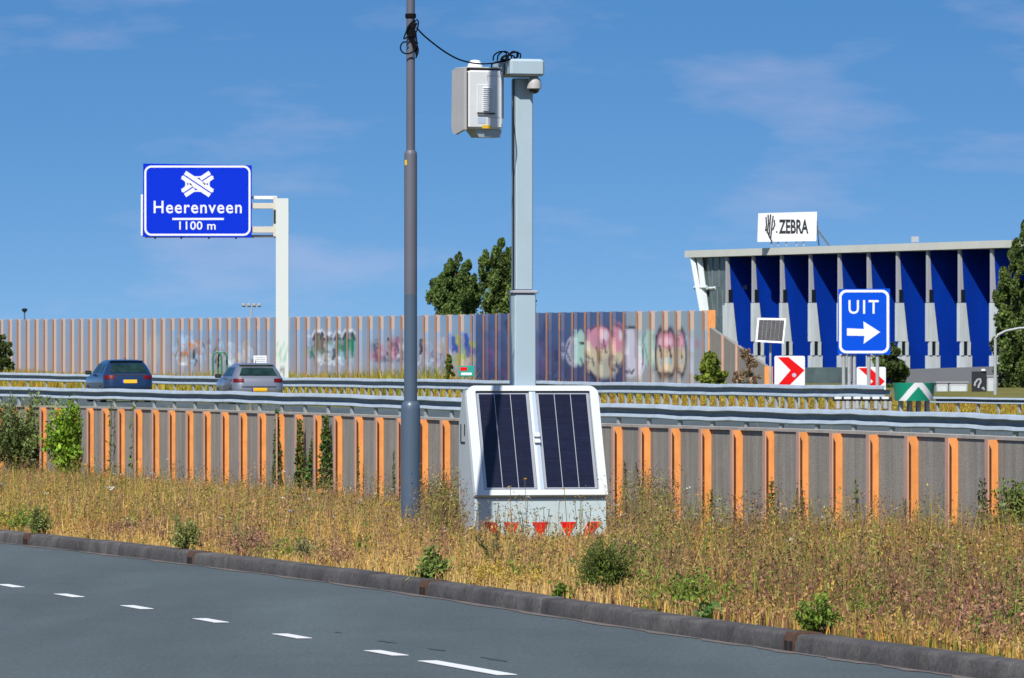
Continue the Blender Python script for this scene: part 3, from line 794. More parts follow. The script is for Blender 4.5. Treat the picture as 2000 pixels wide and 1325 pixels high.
# ------------------------------------------------------------------ motorway direction sign on its cantilever post
Zs = 285.0; ks = Zs / F
base = C(551.5, Zs, 1.3)
gan = thing('direction_sign', 'blue motorway sign HEERENVEEN 1100 m on a white cantilever post', 'road sign', base)
def SX(px): return (px - 551.5) * ks
def SZ(py): return EYE - (py - YH) * ks - 1.3
nz = 40; mb = MB(); hw = 12.3 * ks
for k in range(nz + 1):
    z = -0.5 + (SZ(388) + 0.5) * k / nz
    for i in range(9): mb.v.append((-hw + 2 * hw * i / 8, -0.22, z))
    mb.v += [(hw, 0.22, z), (-hw, 0.22, z)]
for k in range(nz):
    for i in range(11):
        j = (i + 1) % 11; a = k * 11
        mb.f.append((a + i, a + j, a + 11 + j, a + 11 + i)); mb.m.append(0)
mb.f.append(tuple(nz * 11 + i for i in range(11))); mb.m.append(0)
V = np.array(mb.v); cp = np.tile(np.array((0.64, 0.68, 0.66)), (len(V), 1))
gx = 551.5 + V[:, 0] / ks; gy = YH + (EYE - 1.3 - V[:, 2]) / ks
rs2 = random.Random(3)
for _ in range(16):
    x = rs2.uniform(541, 562); y = rs2.uniform(672, 700)
    cp = stroke(gx, gy, cp, [(x, y), (x + rs2.uniform(-5, 5), y + rs2.uniform(-6, 8))], rs2.uniform(1.2, 2.4), (0.22, 0.50, 0.32), 0.7)
for _ in range(12):
    x = rs2.uniform(543, 556); y = rs2.uniform(712, 730)
    cp = stroke(gx, gy, cp, [(x, y), (x + rs2.uniform(-6, 6), y + rs2.uniform(-5, 6))], 1.1, (0.10, 0.10, 0.11), 0.7)
me = mb.mesh('post', M['wallpaint']); set_paint(me, cp); link('post', me, gan)
MB().cbox(-hw - 0.06, hw + 0.06, -0.3, 0.3, -0.55, -0.25, 0.02).build('foot_plate', M['gantry'], gan)
for (ya, yb, m_, yy) in ((383, 389.5, 'sign_white', 0.10), (397, 408, 'cream', -0.05), (443, 455, 'cream', -0.05), (459, 464.5, 'fin_grey', 0.12)):
    MB().cbox(SX(282), SX(541), yy, yy + 0.14, SZ(yb), SZ(ya), 0.01).build('cantilever_beam', M[m_], gan)
MB().box(SX(534), SX(541.5), -0.08, 0.2, SZ(462), SZ(384)).build('beam_bracket', M['cream'], gan)
MB().box(SX(534.5), SX(538.5), -0.12, -0.085, SZ(436), SZ(410)).build('cable_box', M['dark'], gan)
MB().box(SX(275), SX(280), 0.05, 0.3, SZ(460), SZ(380)).build('beam_end_plate', M['sign_white'], gan)
# board
bw, bh = 212 * ks, 142.5 * ks; bcx, bcz = SX(386), SZ(392.5)
bd = link('sign_board', MB().poly([(bcx - bw/2 - 0.02, bcz - bh/2 + 0.02), (bcx + bw/2 - 0.01, bcz - bh/2 - 0.01), (bcx + bw/2, bcz + bh/2 - 0.05), (bcx - bw/2, bcz + bh/2 + 0.03)][::1], -0.16, -0.10).mesh('sign_board', M['sign_blue']), gan)
MB().ring(rrect(bw - 0.10, bh - 0.12, 0.30, 7, bcx, bcz), rrect(bw - 0.27, bh - 0.29, 0.22, 7, bcx, bcz), -0.166, -0.161).build('border', M['sign_white'], bd)
mb = MB(); put_text(mb, 'Heerenveen', SX(386.5), SZ(405), 172 * ks, 24.5 * ks, -0.166, 0.012, 1.12); mb.build('lettering', M['sign_white'], bd)
mb = MB(); put_text(mb, '1100 m', SX(386), SZ(441), 71 * ks, 16.5 * ks, -0.166, 0.012, 1.05); mb.build('distance_lettering', M['sign_white'], bd)
MB().box(SX(337), SX(437.5), -0.167, -0.161, SZ(430.2), SZ(426.2)).build('divider_line', M['sign_white'], bd)
mb = MB(); cxp, cyp = 386.0, 360.0
def em(pts): return [(SX(cxp + x), SZ(cyp + y)) for x, y in pts]
a = math.atan2(31, 47); ox, oy = -math.sin(a), math.cos(a)
for o in (-5.2, 5.2):          # the road on top
    strip2(mb, em([(-27 + ox * o, -18 + oy * o), (27 + ox * o, 18 + oy * o)]), 8.0 * ks, -0.1665)
    for sgn in (-1, 1):        # the road below, broken where it passes under
        strip2(mb, em([(sgn * 8.5 + ox * -0 + (-ox) * 0 + ox * o * 1, -sgn * 5.6 - oy * o * 1), (sgn * 27 + ox * o, -sgn * 18 - oy * o)]), 8.0 * ks, -0.1665)
for k in range(4):             # the four slip roads
    sx, sy = ((1, 0), (0, 1), (-1, 0), (0, -1))[k]
    pts = []
    for q in range(9):
        u = -1 + q / 4
        if sx: pts.append((sx * (22 + 8.5 * u * u), u * 15))
        else: pts.append((u * 24, sy * (13.5 + 5.0 * u * u)))
    strip2(mb, em(pts), 3.0 * ks, -0.1672)
mb.build('junction_symbol', M['sign_white'], bd)
for px in (303, 354, 408, 461):
    MB().box(SX(px - 1.5), SX(px + 1.5), -0.1, 0.1, SZ(467), SZ(462.5)).build('clamp', M['dark'], gan)

# ------------------------------------------------------------------ exit sign UIT with arrow
Zs2 = 200.0; k2 = Zs2 / F
ex = thing('exit_sign', 'blue UIT exit sign with white arrow on two posts before the blue building', 'road sign', C(1688, Zs2, 0.75))
def EX(px): return (px - 1688) * k2
def EZ(py): return EYE - (py - YH) * k2 - 0.75
eb = MB().poly([(EX(1636), EZ(692)), (EX(1739), EZ(693)), (EX(1738), EZ(564)), (EX(1637), EZ(565))], -0.05, 0.0).build('sign_board', M['sign_blue_lt'], ex)
MB().ring(rrect(98 * k2, 124 * k2, 14 * k2, 7, EX(1687.5), EZ(628.5)), rrect(88 * k2, 114 * k2, 10 * k2, 7, EX(1687.5), EZ(628.5)), -0.056, -0.051).build('border', M['sign_white'], eb)
mb = MB(); put_text(mb, 'UIT', EX(1686.5), EZ(600), 59 * k2, 27 * k2, -0.056, 0.012, 1.25); mb.build('lettering', M['sign_white'], eb)
MB().poly([(EX(x), EZ(y)) for x, y in ((1654, 641.5), (1687, 643), (1686, 628), (1719, 649), (1686.5, 672), (1688, 656.5), (1654, 656))][::-1], -0.057, -0.051).build('arrow', M['sign_white'], eb)
for px in (1648, 1659, 1669, 1697, 1714):
    MB().tube([(EX(px), 0.06, -0.4), (EX(px), 0.06, EZ(600 if px in (1659, 1697) else 690))], 0.055, 8).build('post', M['galv_dull'], ex, smooth=True)

# ------------------------------------------------------------------ red and white chevron boards
def chevron(label, px0, px1, py0, py1, Z, pts, lamp=None):
    k = Z / F; cx = (px0 + px1) / 2; zb = 0.75
    o = thing('chevron_sign', label, 'road sign', C(cx, Z, zb), group='red and white chevron boards at the exit')
    X = lambda px: (px - cx) * k; Zz = lambda py: EYE - (py - YH) * k - zb
    b = MB().poly(rrect((px1 - px0) * k, (py1 - py0) * k, 0.05, 3, 0, Zz((py0 + py1) / 2)), -0.03, 0.0).build('sign_board', M['sign_white'], o)
    MB().poly([(X(x), Zz(y)) for x, y in pts][::-1], -0.036, -0.031).build('chevron', M['red'], b)
    if lamp: MB().lathe([(0.0, -0.03), (0.06, -0.02), (0.065, 0.0)], 10, M=Matrix.Translation((X(lamp[0]), -0.04, Zz(lamp[1]))) @ Matrix.Rotation(R(90), 4, 'X')).build('lamp', M['paleblue'], b)
    for s_ in (-0.3, 0.3):
        MB().tube([(s_, 0.05, -0.4), (s_, 0.05, Zz(py0 + 6))], 0.03, 8).build('post', M['galv_dull'], o, smooth=True)
chevron('white board with a whole red chevron beside the orange wing end post', 1512.5, 1572, 695.5, 754, 208,
        [(1519, 698), (1540, 698), (1571, 723.5), (1543, 751.5), (1520, 751.5), (1544, 723.5)], (1551, 733))
chevron('white board with red chevron half hidden behind the UIT sign posts', 1673, 1730, 717, 770, 206,
        [(1677, 719), (1699, 719), (1728, 745), (1704, 768), (1682, 768), (1705, 745)])

# small solar panel on a mast
Zp = 226.0; kp2 = Zp / F
sp = thing('solar_mast', 'small grey solar panel with white frame on a thin mast', 'solar panel', C(1505, Zp, 0.8))
X = lambda px: (px - 1505) * kp2; Zz = lambda py: EYE - (py - YH) * kp2 - 0.8
MB().tube([(0, 0.1, -0.4), (0, 0.1, Zz(640))], 0.04, 8).build('mast', M['galv_dull'], sp, smooth=True)
fr = MB().hexa((X(1475), -0.28, Zz(668)), (X(1530), -0.2, Zz(671)), (X(1530), -0.14, Zz(671)), (X(1475), -0.22, Zz(668)),
               (X(1480), 0.14, Zz(621)), (X(1536), 0.22, Zz(622)), (X(1536), 0.28, Zz(622)), (X(1480), 0.20, Zz(621))).build('frame', M['sign_white'], sp)
M['panel_grey'] = mat('panel_grey', (0.060, 0.060, 0.066), 0.6, spec=0.1, col2=(0.11, 0.11, 0.11), vscale=3.0, stretch=(6, 1, 1))
for q in range(6):
    u0, u1 = 0.06 + q * 0.148, 0.06 + q * 0.148 + 0.144
    def pt(u, v, dy): 
        bx = X(1475) + (X(1530) - X(1475)) * u; tx = X(1480) + (X(1536) - X(1480)) * u
        by, ty = -0.28 + 0.08 * u, 0.14 + 0.08 * u
        bz, tz = Zz(668) + (Zz(671) - Zz(668)) * u, Zz(621) + (Zz(622) - Zz(621)) * u
        return (bx + (tx - bx) * v, by + (ty - by) * v + dy, bz + (tz - bz) * v)
    MB().add([pt(u0, 0.08, -0.008), pt(u1, 0.08, -0.008), pt(u1, 0.92, -0.008), pt(u0, 0.92, -0.008)], [(0, 1, 2, 3)]).build('solar_cell', M['panel_grey'], fr)

# ------------------------------------------------------------------ crash cushion at the end of the far guardrail
Zc = 179.0; kc = Zc / F
cc = thing('crash_cushion', 'green and white striped crash cushion at the end of the far guardrail', 'crash cushion', C(1785, Zc, 0.95))
X = lambda px: (px - 1785) * kc; Zz = lambda py: EYE - (py - YH) * kc - 0.95
N = 72; hwid, zt, zb = 41 * kc, Zz(748), Zz(783)
def nose(a):          # rounded nose in plan
    return hwid * math.sin(a), -0.75 * max(math.cos(a), 0) ** 0.8
mb = MB(); nzc = 44
for k in range(nzc + 1):
    f = k / nzc; sh = 1.0 - 0.10 * (1 - f)
    for i in range(N + 1):
        a = -math.pi / 2 + math.pi * i / N
        x, y = nose(a); mb.v.append((x * sh, y * sh, zb + (zt - zb) * f))
for k in range(nzc):
    for i in range(N):
        a = k * (N + 1) + i; mb.f.append((a, a + 1, a + N + 2, a + N + 1))
        u = 2 * (i + 0.5) / N - 1; v = (k + 0.5) / nzc
        xs_ = math.sin((u) * math.pi / 2)
        d = v + abs(xs_ - 0.15) * 1.25
        mb.m.append(0 if d < 0.78 else (1 if d < 1.25 else 0))
mb.f.append(tuple(nzc * (N + 1) + i for i in range(N + 1))); mb.m.append(1)
mb.build('nose', [M['green_film'], M['sign_white']], cc, smooth=True)
for q_ in (-0.62, -0.2, 0.22, 0.64):
    MB().cbox(hwid * q_ - 0.05, hwid * q_ + 0.05, -0.25, 0.5, -0.5, zb - 0.004, 0.01).build('leg', M['galv_dull'], cc)
for q in range(6):
    MB().cbox(X(1631 + q * 18.5), X(1645 + q * 18.5), 0.2, 0.5, Zz(781), Zz(775.5), 0.02).build('bay_cap', M['sign_white'], cc)
    MB().cbox(X(1634 + q * 18.5), X(1642 + q * 18.5), 0.25, 0.45, Zz(800), Zz(782), 0.02).build('bay_leg', M['galv_dull'], cc)
MB().box(X(1628), X(1744), 0.51, 0.56, Zz(784), Zz(776)).build('side_plate', M['dark'], cc)

# ------------------------------------------------------------------ blue finned office building
A = P(1347, 490, 600); B = P(1952, 470, 555)
bd_ = Vector((B.x - A.x, B.y - A.y, 0)); bd_.normalize()
bn = Vector((bd_.y, -bd_.x, 0))
if bn.y > 0: bn = -bn
bldg = thing('office_building', 'office block with deep blue fins and a white roof edge under a ZEBRA board', 'building', (A.x, A.y, 1.2))
rz_b = math.atan2(bd_.y, bd_.x); bldg.rotation_euler = (0, 0, rz_b)
# local: x along the facade (towards the near right), -y outwards, z up
LEN = 52.6; ZR = A.z - 1.2
slope_r = (B.z - A.z) / (Vector((B.x - A.x, B.y - A.y)).length)
def t_at(px, dep=0.0):        # facade coordinate whose front line (set back by dep) shows at column px
    q = (px - 1000) / F
    # (A + bd*t - bn*dep).x = q * (..).y
    ax, ay = A.x - bn.x * dep, A.y - bn.y * dep
    return (q * ay - ax) / (bd_.x - q * bd_.y)
def zloc(py, t, dep=0.0):
    y = A.y + bd_.y * t - bn.y * dep
    return EYE - (py - YH) * y / F - 1.2
DEPTH = 3.0
rb = MB().hexa((-0.3, -0.35, ZR - 0.62), (LEN, -0.35, ZR - 0.62 + slope_r * LEN), (LEN, 14, ZR - 0.62 + slope_r * LEN), (-0.3, 14, ZR - 0.62),
               (-0.3, -0.35, ZR), (LEN, -0.35, ZR + slope_r * LEN), (LEN, 14, ZR + slope_r * LEN), (-0.3, 14, ZR)).build('roof', M['roof_white'], bldg)
t0 = t_at(1420)
MB().box(t0, LEN, DEPTH, 13.5, -1.0, ZR - 0.64).build('wall', M['fin_blue'], bldg)
ta_, tb_ = t_at(1357, 0.5), t_at(1388, 0.5)
gz = MB().hexa((tb_, 0.5, -1), (t0 - 0.24, 0.5, -1), (t0 - 0.24, 13, -1), (tb_, 13, -1), (ta_, 0.5, ZR - 0.64), (t0 - 0.24, 0.5, ZR - 0.64), (t0 - 0.24, 13, ZR - 0.64), (ta_, 13, ZR - 0.64)).build('corner_glazing', M['glass_grey'], bldg)
for px_, py_a, py_b in ((1392, 500, 561), (1405, 500, 561), (1402, 567, 619), (1412, 567, 619)):
    tq = t_at(px_, 0.5); MB().box(tq - 0.07, tq + 0.07, 0.44, 0.495, zloc(py_b, tq, 0.5), zloc(py_a, tq, 0.5)).build('glazing_bar', M['grey_wall'], bldg)
fins = [1421, 1472, 1527.5, 1583.5, 1640, 1697, 1754, 1813, 1875, 1938]
for k, px in enumerate(fins):
    t = t_at(px)
    zt = ZR - 0.64 + slope_r * t
    fn = MB().box(t - 0.22, t, 0.02, DEPTH, -1.0, zt).build('fin', M['fin_blue'], bldg)
    Zt = lambda py: zloc(py, t)
    def wd(px_w): return px_w / 22.9 / 0.86          # on screen width to depth along the fin face
    # grey nose strip above, white blocks below, standing proud of the fin face
    MB().hexa((t - 0.26, -0.06, Zt(591)), (t + 0.03, -0.06, Zt(591)), (t + 0.03, wd(8), Zt(591)), (t - 0.26, wd(8), Zt(591)),
              (t - 0.26, -0.06, zt), (t + 0.03, -0.06, zt), (t + 0.03, wd(3), zt), (t - 0.26, wd(3), zt)).build('nose_strip', M['fin_grey'], fn)
    MB().box(t + 0.035, t + 0.06, wd(1.5), wd(9), Zt(591), Zt(566)).build('window', M['glass_dark'], fn)
    MB().hexa((t - 0.3, -0.12, Zt(667)), (t + 0.15, -0.12, Zt(667)), (t + 0.15, wd(18), Zt(667)), (t - 0.3, wd(18), Zt(667)),
              (t - 0.3, -0.12, Zt(592)), (t + 0.15, -0.12, Zt(592)), (t + 0.15, wd(10), Zt(592)), (t - 0.3, wd(10), Zt(592))).build('white_block', M['fin_white'], fn)
    MB().box(t + 0.03, t + 0.08, wd(4), wd(17), Zt(694.5), Zt(667.5)).build('window', M['glass_dark'], fn)
    for q in (0.0, 13.5):
        MB().box(t - 0.05, t + 0.22, wd(q), wd(q + 5), Zt(694.5), Zt(667.5)).build('window_post', M['fin_white'], fn)
    MB().box(t - 0.3, t + 0.15, -0.12, wd(22), Zt(722 if k > 4 else 746), Zt(695)).build('base_block', M['fin_white'], fn)
# end frame of slanted white posts and cross bars
def slab(pxa, pya, pxb, pyb, wdt=0.34, dep=0.0):
    ta, tb = t_at(pxa, dep), t_at(pxb, dep)
    za, zb_ = zloc(pya, ta, dep), zloc(pyb, tb, dep)
    MB().tube([(ta, dep, za), (tb, dep, zb_)], wdt, 4).build('frame_bar', M['fin_white'], bldg)
slab(1352, 496, 1378, 640, 0.30); slab(1367, 500, 1384, 640, 0.36, 0.3); slab(1357, 562, 1381, 562, 0.20, 0.1)
slab(1379, 565, 1400, 563, 0.26, 0.6); slab(1395, 620, 1420, 620, 0.22, 1.0); slab(1419, 500, 1424, 600, 0.22, 2.3)
tt = t_at(1421)
MB().box(tt - 1.2, tt - 0.25, 0.2, 1.1, zloc(690, tt), zloc(596, tt)).build('corner_pier', M['fin_white'], bldg)
MB().box(t_at(1395), t_at(1421), 1.6, 2.0, zloc(566, 3), zloc(558, 3)).build('floor_edge', M['fin_white'], bldg)
tt = t_at(1785)
MB().hexa((tt, -1.6, -1), (LEN, -1.6, -1), (LEN, 0.5, -1), (tt, 0.5, -1), (tt, -1.6, zloc(722, tt)), (LEN, -1.6, zloc(716, LEN)), (LEN, 0.5, zloc(716, LEN)), (tt, 0.5, zloc(722, tt))).build('plinth', M['grey_wall'], bldg)
tt = t_at(1583)
MB().box(tt, t_at(1670), -1.2, -0.4, -1, zloc(718, tt)).build('entrance_glazing', M['glass_grey'], bldg)
MB().box(t_at(1722), t_at(1727), 3, 3.5, ZR + 0.2, ZR + slope_r * 30 + 0.7).build('roof_unit', M['pale_wall'], bldg)

# ZEBRA board on the roof
tz = t_at(1537); Zz0 = A.y + bd_.y * tz + 1.5
kz = Zz0 / F
zb_ = thing('roof_sign', 'white rooftop board lettered ZEBRA with a striped zebra emblem', 'sign', C(1537, Zz0, EYE - (478 - YH) * kz))
X = lambda px: (px - 1537) * kz; Zq = lambda py: (478 - py) * kz
zbd = MB().poly([(X(1479), Zq(473)), (X(1594), Zq(471)), (X(1595.5), Zq(414)), (X(1481), Zq(417))], -0.15, 0.15).build('board', M['sign_white'], zb_)
mb = MB(); put_text(mb, 'ZEBRA', X(1550), Zq(443), 58 * kz, 28 * kz, -0.157, 0.035, 1.0); mb.build('lettering', M['dark'], zbd)
mb = MB()
for pts in (((1496, 424), (1497, 440), (1495, 452)), ((1500, 420), (1501, 436), (1498, 456)), ((1505, 419), (1504, 432), (1502, 462)), ((1510, 422), (1508, 436), (1505, 468)),
            ((1512, 430), (1513, 440), (1509, 450)), ((1497, 448), (1502, 462), (1508, 473)), ((1516, 452), (1518, 455))):
    strip2(mb, [(X(a), Zq(b)) for a, b in pts], 2.7 * kz, -0.157 - 0.0004 * len(mb.f))
mb.build('zebra_emblem', M['dark'], zbd)
for px in (1507, 1520, 1536, 1556, 1570):
    MB().tube([(X(px), 0.1, Zq(481)), (X(px), 0.1, Zq(470))], 0.08, 5).build('leg', M['galv_dull'], zb_)
MB().tube([(X(1595), 0.2, Zq(446)), (X(1622), 2.5, Zq(478))], 0.09, 5).build('brace', M['galv_dull'], zb_)
MB().tube([(X(1595), 0.2, Zq(425)), (X(1602), 2.5, Zq(478))], 0.07, 5).build('brace', M['galv_dull'], zb_)

# ------------------------------------------------------------------ things beside the building
def crate_box(label, px0, px1, py0, py1, Z, m_='pale_wall', depth=3.0):
    k = Z / F
    o = thing('site_cabin', label, 'cabin', C((px0 + px1) / 2, Z, EYE - (py1 - YH) * k), group='pale cabins at the foot of the office block')
    w = (px1 - px0) * k; h = (py1 - py0) * k
    MB().cbox(-w/2, w/2, 0, depth, -0.3, h, 0.03).build('body', M[m_], o)
    MB().box(-w/2 + 0.08, w/2 - 0.08, -0.03, -0.002, 0.1, h - 0.18).build('door', M['fin_white'], o)
    MB().box(-w/2 - 0.04, w/2 + 0.04, -0.05, depth + 0.05, h + 0.003, h + 0.06).build('roof', M['fin_grey'], o)
crate_box('narrow pale cabin just right of the crash cushion', 1829, 1852, 748, 776, 345)
crate_box('wide pale cabin left of the black banner', 1854, 1890, 748, 776, 347)
crate_box('pale cabin right of the black banner by the tree', 1928, 1948, 736, 776, 350)
Zx = 338.0; kx = Zx / F
bn_ = thing('banner', 'black upright banner with a white swirl beside the pale cabins', 'banner', C(1912.5, Zx, 0.8))
h = (776 - 727) * kx
bb = MB().cbox(-14.5 * kx, 14.5 * kx, 0, 0.12, 0, h, 0.02).build('board', M['dark'], bn_)
mb = MB()
strip2(mb, [(-9 * kx, h * 0.42), (-8 * kx, h * 0.55), (-3 * kx, h * 0.68), (2 * kx, h * 0.70), (3 * kx, h * 0.58), (0, h * 0.48), (-2 * kx, h * 0.34)], 0.09, -0.006)
strip2(mb, [(5 * kx, h * 0.30), (8 * kx, h * 0.36), (10 * kx, h * 0.26)], 0.08, -0.0065)
mb.build('swirl', M['silver'], bb)
MB().cbox(4 * kx, 12 * kx, -0.1, 0.1, h + 0.002, h + 0.12, 0.02).build('lamp', M['sign_white'], bn_)

def lamp_thing(label, px, ybase, ytop, Z, kind, h0=0.5):
    k = Z / F; zb = EYE - (ybase - YH) * k
    o = thing('street_lamp', label, 'street lamp', C(px, Z, zb - h0))
    h = (ybase - ytop) * k + h0
    if kind == 'curved':
        pts = [(0, 0, 0), (0, 0, h * 0.86)] + [(1.6 * (1 - math.cos(R(a))), 0, h * 0.86 + h * 0.14 * math.sin(R(a))) for a in (20, 45, 70, 90)]
        MB().tube(pts, [0.085, 0.06, 0.055, 0.05, 0.05, 0.05], 8).build('pole', M['galv_dull'], o, smooth=True)
        MB().cbox(1.55, 2.2, -0.12, 0.12, h - 0.10, h + 0.06, 0.03).build('lantern', M['galv_dull'], o)
    elif kind == 'mast':
        MB().tube([(0, 0, 0), (0, 0, h)], [0.14, 0.08], 8).build('pole', M['galv_dull'], o, smooth=True)
        MB().box(-0.9, 0.9, -0.06, 0.06, h - 0.05, h + 0.05).build('crossbar', M['galv_dull'], o)
        for s_ in (-0.75, -0.25, 0.25, 0.75):
            MB().cbox(s_ - 0.17, s_ + 0.17, -0.25, 0.06, h + 0.055, h + 0.30, 0.03).build('floodlight', M['fin_grey'], o)
    else:
        MB().tube([(0, 0, 0), (0, 0, h - 0.3)], [0.10, 0.06], 8).build('pole', M['lamp_post'], o, smooth=True)
        MB().lathe([(0.09, h - 0.3), (0.24, h - 0.15), (0.26, h), (0.10, h + 0.08)], 12).build('lantern', M['dark'], o, smooth=True)
lamp_thing('thin grey lamp with an arm curving right before the tall right tree', 1944, 780, 640, 300, 'curved')
lamp_thing('far floodlight mast showing above the barrier beside the white sign post', 491, 640, 599, 640, 'mast', 6)
lamp_thing('tiny dark lantern showing above the barrier at the far left', 48, 640, 604, 600, 'top', 6)

# green tubular arch and small boards on the bank
Zg = 300.0; kg = Zg / F
ga = thing('tube_arch', 'green double tube arch standing on the bank behind the grey car', 'frame', C(429, Zg, EYE - (742 - YH) * kg))
for off, dy in ((-5, 0.0), (5, 0.5)):
    pts = []
    for q in range(11):
        a = R(180 - 18 * q)
        pts.append(((off + 8.5 * math.cos(a)) * kg, dy, (742 - 702) * kg + 14 * kg * math.sin(a)))
    pts = [(pts[0][0], dy, 0)] + pts + [(pts[-1][0], dy, 0)]
    MB().tube(pts, 0.045, 6).build('tube', M['green_paint'], ga, smooth=True)
MB().box(-9 * kg, 9 * kg, 0.0, 0.5, 52 * kg, 53.5 * kg).build('top_bar', M['green_paint'], ga)
def small_board(label, px, py0, py1, w, Z, m_, m2=None):
    k = Z / F; zb = EYE - (745 - YH) * k
    o = thing('small_sign', label, 'sign', C(px, Z, zb))
    z0, z1 = (745 - py1) * k, (745 - py0) * k
    b = MB().cbox(-w/2*k, w/2*k, -0.03, 0.0, z0, z1, 0.01).build('board', M[m_], o)
    if m2:
        MB().box(-w*0.40*k, 0.05*w*k, -0.036, -0.031, z0 + (z1-z0)*0.55, z0 + (z1-z0)*0.88).build('red_mark', M['red'], b)
        MB().box(-w*0.35*k, w*0.35*k, -0.036, -0.031, z0 + (z1-z0)*0.14, z0 + (z1-z0)*0.38).build('pale_mark', M['sign_white'], b)
    else:
        for q in (0.25, 0.5, 0.75): MB().box(-w*0.38*k, w*0.38*k, -0.035, -0.031, z0 + (z1-z0)*q - 0.012, z0 + (z1-z0)*q + 0.012).build('grey_mark', M['fin_grey'], b)
    MB().tube([(0, 0.03, -0.4), (0, 0.03, z1 - 0.05)], 0.025, 6).build('post', M['galv_dull'], o)
small_board('small white board on the bank above the grey car roof', 508, 695, 710, 26, 296, 'sign_white')
small_board('small teal board with a red mark below the barrier graffiti', 911, 715, 736, 30, 240, 'teal', True)

